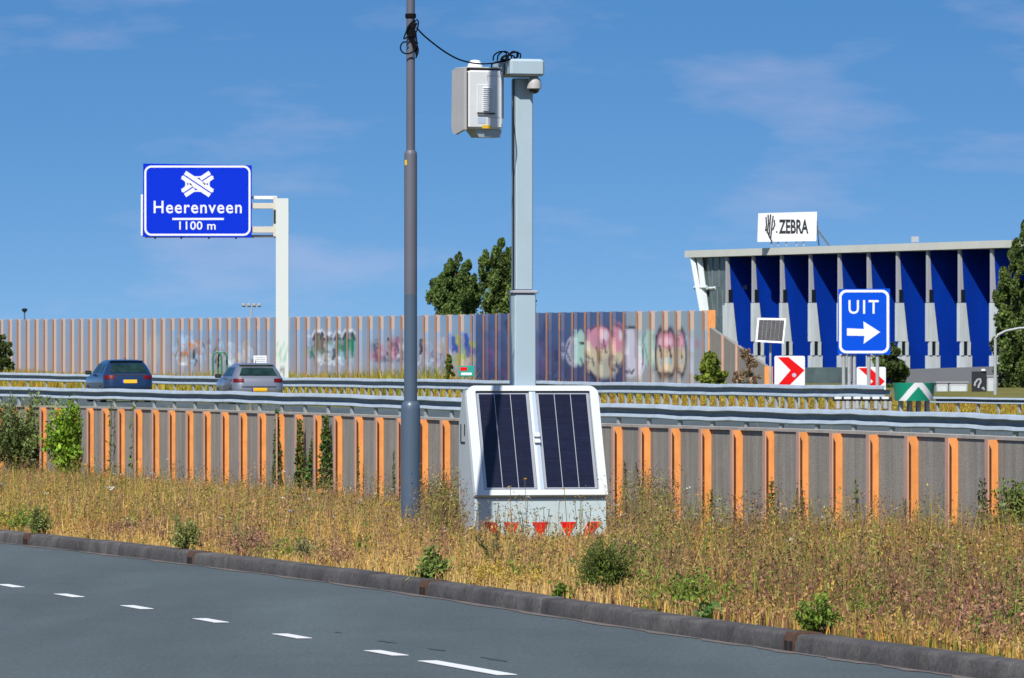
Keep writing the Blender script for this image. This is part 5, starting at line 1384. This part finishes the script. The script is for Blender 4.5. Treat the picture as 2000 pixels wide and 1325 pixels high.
def vpos(px, py):
    z = 0.04
    for _ in range(3):
        Z = (EYE - z) * F / (py - YH); z = float(verge_z(px, Z))
    return C(px, Z, z), Z
def herb_arrays(H, spread, stems, per, leaf, aspect, col, arch=0.35, lo=0.12, splay=1.0):
    """an open plant: thin stems fanning out of the ground with leaves along them (local coordinates)"""
    a = rng.uniform(0, 2 * np.pi, stems); q = np.sqrt(rng.uniform(0.02, 1, stems))
    h = H * (1.0 - 0.55 * q ** 2 * splay) * rng.uniform(0.35, 1.08, stems)
    r = spread * q * (0.75 + 0.35 * np.cos(a - rng.uniform(0, 6.28))) * rng.uniform(0.8, 1.25, stems)
    tip = np.stack([r * np.cos(a), r * np.sin(a), h], 1)
    foot = tip * np.array((0.22, 0.22, 0)); ctl = tip * np.array((0.5, 0.5, 0.62 + arch * 0.3))
    u = rng.uniform(lo, 1.0, (stems, per)) ** 0.8
    pts = (foot[:, None] * (1 - u[..., None]) ** 2 + 2 * ctl[:, None] * (u * (1 - u))[..., None] + tip[:, None] * (u ** 2)[..., None]).reshape(-1, 3)
    n = len(pts); pts = pts + rng.normal(0, leaf * 0.9, (n, 3))
    pts[:, 2] = np.maximum(pts[:, 2], 0.01)
    L = leaf * rng.uniform(0.6, 1.25, n) * (1.2 - 0.5 * u.reshape(-1))
    tint = np.repeat(rng.uniform(0.7, 1.35, stems), per)[:, None]
    return foot, ctl, tip, pts, L, L * aspect, vary(col, n, 0.22) * tint
def herb(name, label, px, ybase, ytop, hw, col, leaf=0.03, stems=40, per=40, aspect=0.42, cat='shrub', splay=1.0, lo=0.12, up=0.7):
    _, Z = vpos(px, ybase)
    Z = max(min(Z, float(Zw(px)) - 0.5 - hw * 40 / F), float(Zk(px)) + 1.0)
    k = Z / F; H = (YH + (EYE - 0.03) / k - ytop) * k if False else (EYE - (ytop - YH) * k) - float(verge_z(px, Z))
    o = thing(name, label, cat, C(px, Z, float(verge_z(px, Z))))
    foot, ctl, tip, pts, L, W, cols = herb_arrays(H, hw * k, stems, per, leaf, aspect, col, splay=splay, lo=lo)
    leaf_obj('leaves', pts, L, W, np.clip(cols, 0.004, 0.9), o, up=up)
    mb = MB()
    for f_, c_, t_ in zip(foot, ctl, tip):
        f_, c_, t_ = Vector(f_), Vector(c_), Vector(t_)
        mb.tube([f_ - Vector((0, 0, 0.05)), f_ * 0.5 + c_ * 0.5, c_ * 0.6 + t_ * 0.4, t_], [0.005, 0.0045, 0.004, 0.002], 3, close=False)
    mb.build('stems', M['stem'], o)
    return o
herb('shrub', 'large grey green shrub at the left edge before the wall', 48, 915, 752, 125, (0.17, 0.225, 0.065), 0.046, 120, 95, 0.42, splay=0.5)
herb('shrub', 'bright green leafy shrub at the right side of the grey green one', 138, 915, 780, 78, (0.19, 0.33, 0.022), 0.058, 64, 62, 0.45, splay=0.5)
herb('shrub', 'ragged green shrub at the right edge before the wall', 1985, 1085, 925, 80, (0.15, 0.20, 0.045), 0.034, 80, 80, 0.45)
herb('herb', 'bushy dark green herb on the kerb edge right of the cabinet', 1180, 1172, 1046, 84, (0.125, 0.175, 0.028), 0.024, 120, 46, 0.24, 'plant', splay=0.55)
herb('herb', 'green herb on the kerb near the left gully inlet', 368, 1080, 996, 58, (0.26, 0.29, 0.08), 0.022, 40, 36, 0.35, 'plant')
herb('herb', 'leafy dock clump above the middle gully inlet', 846, 1140, 1070, 46, (0.19, 0.25, 0.055), 0.036, 26, 24, 0.40, 'plant')
herb('herb', 'small dark herb on the kerb beside the far left inlet', 74, 1046, 985, 30, (0.18, 0.22, 0.055), 0.024, 32, 32, 0.38, 'plant')
herb('herb', 'bright green weed on the kerb near the right gully inlet', 1602, 1238, 1146, 62, (0.20, 0.29, 0.04), 0.022, 44, 32, 0.45, 'plant')
herb('herb', 'flowering ragwort clump between the lamp post and the cabinet', 862, 1075, 940, 62, (0.30, 0.27, 0.055), 0.018, 95, 55, 0.40, 'plant')
herb('herb', 'low green weed on the kerb joint right of the cabinet', 1098, 1172, 1142, 26, (0.14, 0.24, 0.03), 0.024, 18, 30, 0.45, 'plant')
herb('herb', 'small broad leaved weed on the kerb edge in front of bare grass', 1387, 1212, 1176, 20, (0.11, 0.21, 0.05), 0.042, 9, 10, 0.35, 'plant')
herb('herb', 'grey green thistle patch left of the lamp post near the kerb', 590, 1098, 1042, 34, (0.20, 0.22, 0.10), 0.022, 24, 26, 0.2, 'plant')

def spike(label, px, ybase, ytop, w, col, n=420, leaf=0.045, group='tall leafy stalks before the orange posted wall', name='leafy_stalk', lean=0.0):
    base, Z = vpos(px, ybase); Z = min(Z, float(Zw(px)) - 0.55); k = Z / F; zv = float(verge_z(px, Z)); base = C(px, Z, zv)
    H = EYE - (ytop - YH) * k - zv
    o = thing(name, label, 'plant', tuple(base), group=group)
    MB().tube([(0, 0, -0.05), (lean * H * 0.5, 0, H * 0.5), (lean * H, 0, H)], [0.012, 0.009, 0.004], 6).build('stem', M['stem'], o)
    u = rng.uniform(0.12, 1.0, n); a = rng.uniform(0, 2 * np.pi, n); r = w * k * (1.05 - u * 0.75) * np.sqrt(rng.uniform(0.05, 1, n))
    pts = np.stack([r * np.cos(a) + lean * H * u, r * np.sin(a), u * H], 1)
    leaf_obj('leaves', pts, leaf * (1.1 - 0.5 * u), leaf * 0.42 * (1.1 - 0.5 * u), vary(col, n, 0.25), o, up=0.9)
DG = (0.09, 0.145, 0.03)
spike('single tall dark stalk left of the clustered stalks', 541, 930, 800, 11, DG, 520)
spike('leftmost stalk of the clustered dark green stalks', 586, 935, 819, 15, DG, 520)
spike('middle leaning stalk of the clustered dark green stalks', 605, 938, 818, 17, DG, 560, lean=0.10)
spike('rightmost and fullest stalk of the clustered dark green stalks', 636, 935, 811, 20, (0.10, 0.16, 0.03), 800)
for (label, px, yb, yt, w, col, n, lf, ln) in (
    ('thin climbing shoot with round leaves, left of two', 214, 905, 782, 14, (0.10, 0.15, 0.02), 46, 0.05, 0.03),
    ('thin climbing shoot with round leaves, right of two', 262, 905, 786, 18, (0.11, 0.17, 0.02), 60, 0.055, -0.02),
    ('slender green shoot against the wall right of the clustered stalks', 700, 950, 872, 5, (0.12, 0.16, 0.02), 80, 0.03, 0.0),
    ('slender green shoot against the wall just left of the lamp post', 769, 960, 880, 5, (0.10, 0.12, 0.02), 80, 0.03, 0.0),
    ('purplish dry shoot before the first post right of the cabinet', 1224, 1010, 900, 7, (0.13, 0.10, 0.06), 120, 0.026, -0.03),
    ('dark seedy shoot leaning left, second right of the cabinet', 1262, 1010, 902, 9, (0.12, 0.085, 0.05), 110, 0.024, -0.16),
    ('dry brown shoot in front of the third post right of the cabinet', 1308, 1015, 895, 8, (0.20, 0.13, 0.06), 120, 0.024, 0.02),
    ('green shoot at the foot of the wall in the middle right', 1390, 1020, 955, 6, (0.13, 0.14, 0.02), 90, 0.03, 0.0),
    ('leafy green shoot before the orange posts at centre right', 1505, 1050, 940, 16, (0.11, 0.14, 0.025), 130, 0.036, 0.02),
    ('leafy green shoot with yellow tips before the wall at right', 1556, 1055, 935, 17, (0.12, 0.15, 0.03), 150, 0.034, 0.05),
    ('tall branched shoot with rounded leaves before the right wall panels', 1675, 1075, 935, 12, (0.13, 0.14, 0.025), 90, 0.034, -0.03),
    ('open twiggy shoot before the last wall panels at right', 1768, 1085, 975, 14, (0.11, 0.12, 0.03), 90, 0.028, 0.0),
    ('twiggy shoot beside the ragged shrub at the right edge', 1925, 1090, 935, 22, (0.07, 0.09, 0.02), 190, 0.032, -0.05)):
    spike(label, px, yb, yt, w, col, n, lf, group='thin shoots before the orange posted wall', name='thin_shoot', lean=ln)
# forked thistle in front of the cabinet
base, Z = vpos(964, 1125); k = Z / F
th = thing('thistle', 'forked bare green thistle standing in front of the cabinet plinth', 'plant', tuple(base))
for (dx, top, lw) in ((-31, 78, 0.010), (14, 100, 0.011), (0, 62, 0.012), (-58, 22, 0.006), (42, 24, 0.006), (-40, 26, 0.006), (38, 34, 0.006)):
    MB().tube([(0, 0, 0), (dx * k * 0.35, 0, top * k * 0.55), (dx * k, 0, top * k)], [lw, lw * 0.8, 0.003], 5).build('stem', M['stem'], th)
u = rng.uniform(0.1, 1, 160); sel = rng.integers(0, 3, 160); dxs = np.array((-31, 14, 0))[sel] * k; tps = np.array((78, 100, 62))[sel] * k
leaf_obj('leaves', np.stack([dxs * (0.35 * np.minimum(u / 0.55, 1) + np.maximum(u - 0.55, 0) / 0.45 * 0.65) + rng.normal(0, 0.02, 160), rng.normal(0, 0.02, 160), u * tps], 1), 0.04, 0.006, vary((0.12, 0.13, 0.05), 160), th, up=1.5)
# pale mullein stalk
base, Z = vpos(1239, 1150); k = Z / F
mu = thing('dead_stalk', 'pale upright dead stalk at the right of the dark kerb herb', 'plant', tuple(base))
MB().tube([(0, 0, -0.05), (0.004, 0, 45 * k), (0.0, 0, 80 * k)], [0.011, 0.010, 0.007], 6).build('stem', M['dry_stem'], mu)
pts = np.stack([rng.normal(0, 0.012, 90), rng.normal(0, 0.012, 90), rng.uniform(55 * k, 88 * k, 90)], 1)
leaf_obj('seed_head', pts, 0.014, 0.008, vary((0.20, 0.19, 0.16), 90), mu)

# ------------------------------------------------------------------ dry grass and wild flowers of the verge
def blades(base, H, W, lean, cols, mid=0.55):
    n = len(base)
    yaw = rng.uniform(0, np.pi, n); d = np.stack([np.cos(yaw), np.sin(yaw) * 0.6, np.zeros(n)], 1)
    m = base + np.stack([lean[:, 0] * mid * 0.6, lean[:, 1] * mid * 0.6, H * mid], 1)
    t = base + np.stack([lean[:, 0], lean[:, 1], H], 1)
    w = (W / 2)[:, None]
    V = np.stack([base - d * w, base + d * w, m + d * w * 0.75, m - d * w * 0.75, t], 1).reshape(-1, 3)
    o = (np.arange(n) * 5)[:, None]
    idx = np.concatenate([o + np.array([0, 1, 2, 3]), o + np.array([3, 2, 4])], 1).ravel()
    sizes = np.tile(np.array([4, 3]), n)
    c = np.repeat(cols, 5, 0).reshape(n, 5, 3)
    return V, sizes, idx, c.reshape(-1, 3), t, m
def fbm(x, y, seed=0):
    r = np.random.default_rng(seed); s = np.zeros_like(x)
    for q in range(7):
        a = r.uniform(0, 2 * np.pi); fr = 0.25 * 1.6 ** q
        s += np.sin((x * np.cos(a) + y * np.sin(a) * 0.5) * fr * 2.2 + r.uniform(0, 6.28)) / 1.35 ** q
    return s / 3.0
N = 130000
px = rng.uniform(-160, 2160, N)
za, zb3 = Zk(px) + 0.9, Zw(px) - 0.5
u = rng.uniform(0, 1, N)
Zg_ = 1.0 / (1 / za + (1 / zb3 - 1 / za) * u)
Xg = (px - 1000) * Zg_ / F
wdist = (Zg_ - Zk(px)) * 0.25
base = np.stack([Xg, Zg_, verge_z(px, Zg_)], 1)
n1, n2, n3 = fbm(Xg, Zg_, 1), fbm(Xg, Zg_, 2), fbm(Xg * 2.1, Zg_ * 2.1, 3)
# keep the cabinet and post clear of blades growing through them
rel = np.stack([Xg - sc.location.x, Zg_ - sc.location.y], 1)
lx = rel[:, 0] * math.cos(PSI) + rel[:, 1] * math.sin(PSI); ly = -rel[:, 0] * math.sin(PSI) + rel[:, 1] * math.cos(PSI)
keep = ~((np.abs(lx) < 0.78) & (ly > -0.06) & (ly < 0.75)) & ~(np.hypot(Xg - lp.location.x, Zg_ - lp.location.y) < 0.13)
ramp = np.clip((wdist - 0.45) / 1.5, 0, 1)
Hh = (0.075 + 0.215 * ramp + 0.09 * n1 * ramp + 0.04 * n3 * ramp) * rng.uniform(0.5, 1.5, N)
Hh *= 1 - 0.72 * np.exp(-((px - 1060) / 165) ** 4) * (Zg_ > 59) * (Zg_ < 71)
Hh *= np.where(rng.uniform(0, 1, N) < 0.12, 1.5, 1.0)
Hh *= np.clip(1.0 + 0.45 * fbm(Xg * 1.7, Zg_ * 0.6, 21), 0.45, 1.7)
Hh *= 0.86 * (1 + 0.15 * np.clip((px - 1350) / 500, 0, 1) * ramp)
Hh *= 1 - 0.55 * np.clip((wdist - 4.2) / 3.0, 0, 1)
kind = rng.uniform(0, 1, N)
straw, ochre, rust, green, olive = (0.66, 0.44, 0.17), (0.60, 0.35, 0.07), (0.37, 0.19, 0.115), (0.19, 0.24, 0.045), (0.36, 0.29, 0.06)
p_r = np.clip(0.20 + 0.26 * n2 + 0.26 * np.clip((px - 1150) / 300, 0, 1) - 0.15 * (wdist < 0.8), 0.02, 0.65)
p_g = np.clip(0.12 + 0.22 * n3 + 0.05 * (wdist > 4) + 0.16 * np.clip((420 - px) / 300, 0, 1) * (wdist > 2.0) + 0.18 * np.clip((px - 1450) / 250, 0, 1) * (wdist > 0.7) * (wdist < 2.6), 0.02, 0.65)
p_o = np.clip(0.24 + 0.22 * n1, 0.03, 0.6)
cols = vary(straw, N, 0.22) * np.where(wdist < 0.9, 1.12, 1.0)[:, None]
cols = np.where((kind < p_r)[:, None], vary(rust, N, 0.28) * np.where(px > 1180, 0.74, 1.0)[:, None], cols)
cols = np.where(((kind >= p_r) & (kind < p_r + p_g))[:, None], vary(green, N, 0.3), cols)
cols = np.where(((kind >= p_r + p_g) & (kind < p_r + p_g + p_o))[:, None], vary(ochre, N, 0.25), cols)
cols = np.where((kind > 0.90 - 0.12 * (px > 1250))[:, None], vary(olive, N, 0.3), cols)
lean = rng.normal(0, 0.15, (N, 2)) * Hh[:, None]
b_, H_, c_, l_ = base[keep], Hh[keep], cols[keep], lean[keep]
V, sz, ix, vc, tips, mids = blades(b_, H_, rng.uniform(0.005, 0.013, len(b_)), l_, c_)
go = raw_mesh('dry_grass', V, sz, ix, vc, M['straw']); tag(go, 'tall dry straw coloured grass covering the verge', 'grass', kind='stuff')
# seed heads on a share of the stalks
sel = np.where(rng.uniform(0, 1, len(b_)) < 0.22)[0]
kd = kind[keep][sel]; isr = kd < p_r[keep][sel]
rep = 5
tt_ = np.repeat(tips[sel], rep, 0); mm_ = np.repeat(mids[sel], rep, 0)
f_ = rng.uniform(0.35, 1.0, (len(tt_), 1))
pts = mm_ + (tt_ - mm_) * f_ + rng.normal(0, 0.010, (len(tt_), 3))
sc_cols = np.where(np.repeat(isr, rep)[:, None], vary((0.36, 0.17, 0.12), len(tt_), 0.3), vary((0.56, 0.37, 0.13), len(tt_), 0.25))
so = leaf_obj('seed_heads', pts, rng.uniform(0.010, 0.022, len(pts)), rng.uniform(0.003, 0.007, len(pts)), sc_cols, None, M['straw'], 1.2)
tag(so, 'brown and straw seed heads on the verge grass', 'seed heads', kind='stuff')
# taller wiry weeds
N2 = 3000
px = np.where(rng.uniform(0, 1, N2) < 0.15, rng.choice([rng.uniform(818, 905), rng.uniform(1195, 1330), 860.0, 1240.0, 1290.0], N2) + rng.normal(0, 25, N2), rng.uniform(-100, 2100, N2)); za, zb3 = Zk(px) + 3.5, Zw(px) - 0.6
Z2 = 1.0 / (1 / za + (1 / zb3 - 1 / za) * rng.uniform(0, 1, N2)); X2 = (px - 1000) * Z2 / F
rel = np.stack([X2 - sc.location.x, Z2 - sc.location.y], 1)
lx = rel[:, 0] * math.cos(PSI) + rel[:, 1] * math.sin(PSI); ly = -rel[:, 0] * math.sin(PSI) + rel[:, 1] * math.cos(PSI)
k_ = ~((np.abs(lx) < 0.8) & (ly > -0.06) & (ly < 0.75)) & ~((px > 915) & (px < 1195) & (Z2 > 54) & (Z2 < 71) & (rng.uniform(0, 1, N2) < 0.75)); px, Z2, X2 = px[k_], Z2[k_], X2[k_]
N2 = len(px)
b2 = np.stack([X2, Z2, verge_z(px, Z2)], 1)
H2 = rng.uniform(0.26, 0.55, N2) * (1 + 0.2 * (px > 1250))
near_box = ((px > 818) & (px < 905)) | ((px > 1195) & (px < 1330))
H2 = np.where(near_box & (Z2 < 74) & (Z2 > 58), rng.uniform(0.45, 0.85, N2), H2)
wc = np.where((rng.uniform(0, 1, N2) < 0.55)[:, None], vary((0.32, 0.19, 0.11), N2, 0.3), vary((0.24, 0.24, 0.06), N2, 0.3))
V, sz, ix, vc, tips, mids = blades(b2, H2, rng.uniform(0.005, 0.009, N2), rng.normal(0, 0.14, (N2, 2)) * H2[:, None], wc)
rep = 16
tt_ = np.repeat(tips, rep, 0); mm_ = np.repeat(mids, rep, 0); f_ = rng.uniform(-0.2, 1.0, (len(tt_), 1))
pts = mm_ + (tt_ - mm_) * f_ + rng.normal(0, 0.030, (len(tt_), 3)) * np.array((1, 1, 0.6))
V2 = diamonds(pts, rng.uniform(0.010, 0.022, len(pts)), rng.uniform(0.003, 0.008, len(pts)), 0.8); o = len(V)
c2 = np.repeat(np.repeat(wc, rep, 0) * rng.uniform(0.7, 1.3, (len(pts), 1)), 4, 0)
wo = raw_mesh('wiry_weeds', np.concatenate([V, V2]), np.concatenate([sz, np.full(len(pts), 4)]), np.concatenate([ix, o + np.arange(4 * len(pts))]), np.concatenate([vc, c2]), M['straw'])
tag(wo, 'taller wiry brown weeds standing out of the verge grass', 'weeds', kind='stuff')
# clumps of mixed weeds that nobody could count
wp, wL, wW, wC = [], [], [], []
patches = [(random.uniform(-80, 2080), random.random(), random.random()) for _ in range(85)]
for _ in range(1150):
    pc_ = random.choice(patches)
    px_ = random.gauss(pc_[0], 32); t_ = min(max(random.gauss(pc_[1], 0.07), 0.0), 1.0)
    za_, zb_2 = float(Zk(px_)) + 1.6, float(Zw(px_)) - 0.7
    Z_ = 1 / (1 / za_ + (1 / zb_2 - 1 / za_) * t_); X_ = (px_ - 1000) * Z_ / F
    dx, dy = X_ - sc.location.x, Z_ - sc.location.y
    if 900 < px_ < 1200 and 57 < Z_ < 71: continue
    if abs(dx * math.cos(PSI) + dy * math.sin(PSI)) < 0.9 and -0.25 < -dx * math.sin(PSI) + dy * math.cos(PSI) < 1.0: continue
    r_ = (pc_[2] if random.random() < 0.8 else random.random()) - 0.2 * (px_ > 1200)
    col_ = (0.37, 0.20, 0.13) if r_ < 0.30 else ((0.20, 0.27, 0.05) if r_ < 0.66 else ((0.50, 0.35, 0.07) if r_ < 0.85 else (0.30, 0.33, 0.14)))
    hh_ = random.uniform(0.16, 0.36) * (1.0 if px_ > 1200 else 0.85) * (0.7 if t_ > 0.8 else 1.0)
    f_, c_, t2_, p_, L_2, W_2, cl_ = herb_arrays(hh_, random.uniform(0.12, 0.40), random.randint(8, 22), 16, random.uniform(0.012, 0.026), random.uniform(0.25, 0.5), col_)
    wp.append(p_ + np.array((X_, Z_, float(verge_z(px_, Z_))))); wL.append(L_2); wW.append(W_2); wC.append(cl_)
wc_ = leaf_obj('weed_clumps', np.concatenate(wp), np.concatenate(wL), np.concatenate(wW), np.clip(np.concatenate(wC), 0.004, 0.9), None, M['straw'], 0.9)
tag(wc_, 'mixed reddish, green and yellow weed clumps in the verge grass', 'weeds', kind='stuff')
# flowers: flat white umbels, yellow heads, a few blue ones
fl_p, fl_c, fl_s = [], [], []
def flower_at(px, py, Z, col, size, n=9):
    c = np.array(P(px, py, Z)); q = rng.normal(0, 0.8, (n, 3)) * np.array((size, size, size * 0.3)) + c
    fl_p.append(q); fl_c.append(vary(col, n, 0.12)); fl_s.append(np.full(n, size * 0.42))
    st = P(px, py, Z); stems.append((st, Vector((st.x + random.uniform(-.05, .05), st.y, float(verge_z(px, Z))))))
stems = []
for _ in range(190):
    px = random.uniform(0, 2000); t = random.random() ** 0.7
    Zl_ = float(Zk(px)) + 5; Zh_ = float(Zw(px)) - 2; Z = 1 / (1 / Zl_ + (1 / Zh_ - 1 / Zl_) * t)
    py = py_of(Z, 0.22 + random.uniform(0.05, 0.30))
    r = random.random()
    col, sz_ = ((0.75, 0.42, 0.02), 0.016) if r < 0.6 else (((0.75, 0.74, 0.66), 0.022) if r < 0.93 else ((0.16, 0.13, 0.62), 0.016))
    flower_at(px, py, Z, col, sz_)
for (px, py, col, s_) in ((1204, 986, (0.7, 0.66, 0.55), .024), (1214, 1005, (0.75, 0.7, 0.6), .024), (1229, 1025, (0.75, 0.7, 0.6), .022), (1260, 1037, (0.75, 0.7, 0.6), .026), (1212, 1044, (0.75, 0.7, 0.6), .026), (1242, 1066, (0.8, 0.8, 0.72), .024),
                          (1340, 955, (0.75, 0.72, 0.6), .032), (1316, 998, (0.75, 0.75, 0.7), .024), (1113, 1058, (0.75, 0.74, 0.68), .026), (1217, 1025, (0.7, 0.68, 0.6), .024), (1434, 1056, (0.16, 0.14, 0.7), .022), (1421, 1075, (0.16, 0.14, 0.7), .02),
                          (1186, 1085, (0.22, 0.12, 0.6), .024), (823, 1032, (0.16, 0.14, 0.66), .018), (568, 999, (0.45, 0.36, 0.6), .018), (997, 952, (0.42, 0.35, 0.2), .028), (1133, 969, (0.25, 0.17, 0.09), .028), (1025, 935, (0.75, 0.45, 0.03), .018), (1102, 955, (0.7, 0.45, 0.05), .018),
                          (1143, 1048, (0.8, 0.40, 0.02), .024), (1100, 1035, (0.8, 0.42, 0.02), .02), (1014, 1034, (0.75, 0.45, 0.03), .02), (755, 985, (0.8, 0.5, 0.02), .022), (757, 1002, (0.75, 0.5, 0.02), .018), (163, 907, (0.8, 0.5, 0.02), .03), (170, 916, (0.8, 0.5, 0.02), .03), (222, 925, (0.75, 0.75, 0.7), .026), (215, 954, (0.75, 0.75, 0.7), .028), (237, 927, (0.75, 0.75, 0.7), .02)):
    flower_at(px, py, 66.0 if py > 930 else 92.0, col, s_, 14)
# dry umbels in front of the cabinet plinth
for _ in range(40):
    px = random.uniform(930, 1190); py = random.uniform(978, 1032)
    flower_at(px, py, random.uniform(66.0, 68.6), random.choice(((0.20, 0.14, 0.07), (0.28, 0.2, 0.09), (0.13, 0.1, 0.05), (0.16, 0.15, 0.06))), random.uniform(0.012, 0.022), 12)
fp_, fc_, fs_ = np.concatenate(fl_p), np.concatenate(fl_c), np.concatenate(fl_s)
fo_ = leaf_obj('meadow_flowers', fp_, fs_, fs_ * 0.7, fc_, None, M['straw'])
tag(fo_, 'small yellow, white and blue meadow flowers scattered in the verge', 'flowers', kind='stuff')
mb = MB()
for a, b in stems: mb.tube([b, (a + b) / 2 + Vector((random.uniform(-.02, .02), 0, 0)), a], 0.0035, 3, close=False)
tag(mb.build('flower_stems', M['stem']), 'thin stems of the meadow flowers', 'stems', kind='stuff')

# grass of the motorway verges and the bank below the barrier
def far_grass(name, label, N, Zlo, Zhi, zfun, hlo, hhi, wlo, whi, x0=-150, x1=2150):
    px = rng.uniform(x0, x1, N); a, b = Zlo(px), Zhi(px)
    Z = a + (b - a) * rng.uniform(0, 1, N); X = (px - 1000) * Z / F
    q = fbm(X * 0.25, Z * 0.1, 9) + 0.6 * fbm(X * 0.8, Z * 0.3, 12)
    H = rng.uniform(hlo, hhi, N) * np.clip(0.85 + 0.75 * q, 0.25, 1.8)
    if name == 'bank_grass': H *= np.where(px > 925, 0.38, 1.0)
    r = rng.uniform(0, 1, N) + 0.35 * q
    c = np.where((r < 0.22)[:, None], vary((0.42, 0.18, 0.03), N, 0.25), np.where((r < 0.62)[:, None], vary((0.52, 0.38, 0.06), N, 0.22), np.where((r < 0.88)[:, None], vary((0.30, 0.31, 0.04), N, 0.25), vary((0.16, 0.21, 0.035), N, 0.25))))
    V, sz, ix, vc, t_, m_ = blades(np.stack([X, Z, zfun(px, Z)], 1), H, rng.uniform(wlo, whi, N), rng.normal(0, 0.25, (N, 2)) * H[:, None], c)
    tag(raw_mesh(name, V, sz, ix, vc, M['straw']), label, 'grass', kind='stuff')
def bank_z(px, Z):
    k = np.clip((Z - Zf(px)) / (Zb(px) - Zf(px)), 0, 1); a, b = f_top(px) - 0.8, b_base(px)
    return np.where(k < 0.4, a + (a * 0.6 + b * 0.4 - a) * k / 0.4, (a * 0.6 + b * 0.4) + (b * 0.4 + a * -0.4 - 0 + 0) * 0 + (b - (a * 0.6 + b * 0.4)) * (k - 0.4) / 0.6)
far_grass('bank_grass', 'rusty and yellow grass on the bank below the noise barrier', 34000, lambda x: Zf(x) + 1, lambda x: Zb(x) - 1, bank_z, 0.2, 0.7, 0.02, 0.055, -150, 1500)
def hv_z(px, Z):
    k = np.clip((Z - Zn(px)) / (Zf(px) - Zn(px)), 0, 1)
    return (n_top(px) - 0.8) * (1 - k) + (f_top(px) - 0.8) * k
far_grass('median_grass', 'yellow green grass in front of the far guardrail', 16000, lambda x: Zn(x) + (Zf(x) - Zn(x)) * 0.66, lambda x: Zf(x) + 6, hv_z, 0.08, 0.26, 0.015, 0.04)
far_grass('exit_grass', 'yellow green grass on the exit verge below the blue building', 9000, lambda x: Zf(x) + 2, lambda x: Zf(x) + 60, lambda x, Z: bank_z(x, Z), 0.05, 0.22, 0.02, 0.05, 1480, 2150)
far_grass('rail_grass', 'dry grass below the near guardrail', 9000, lambda x: Zw(x) + 1, lambda x: Zn(x) + 3, lambda x, Z: (w_top(x) - 0.45) + (n_top(x) - 0.8 - w_top(x) + 0.45) * np.clip((Z - Zw(x)) / (Zn(x) - Zw(x)), 0, 1), 0.10, 0.42, 0.008, 0.02)
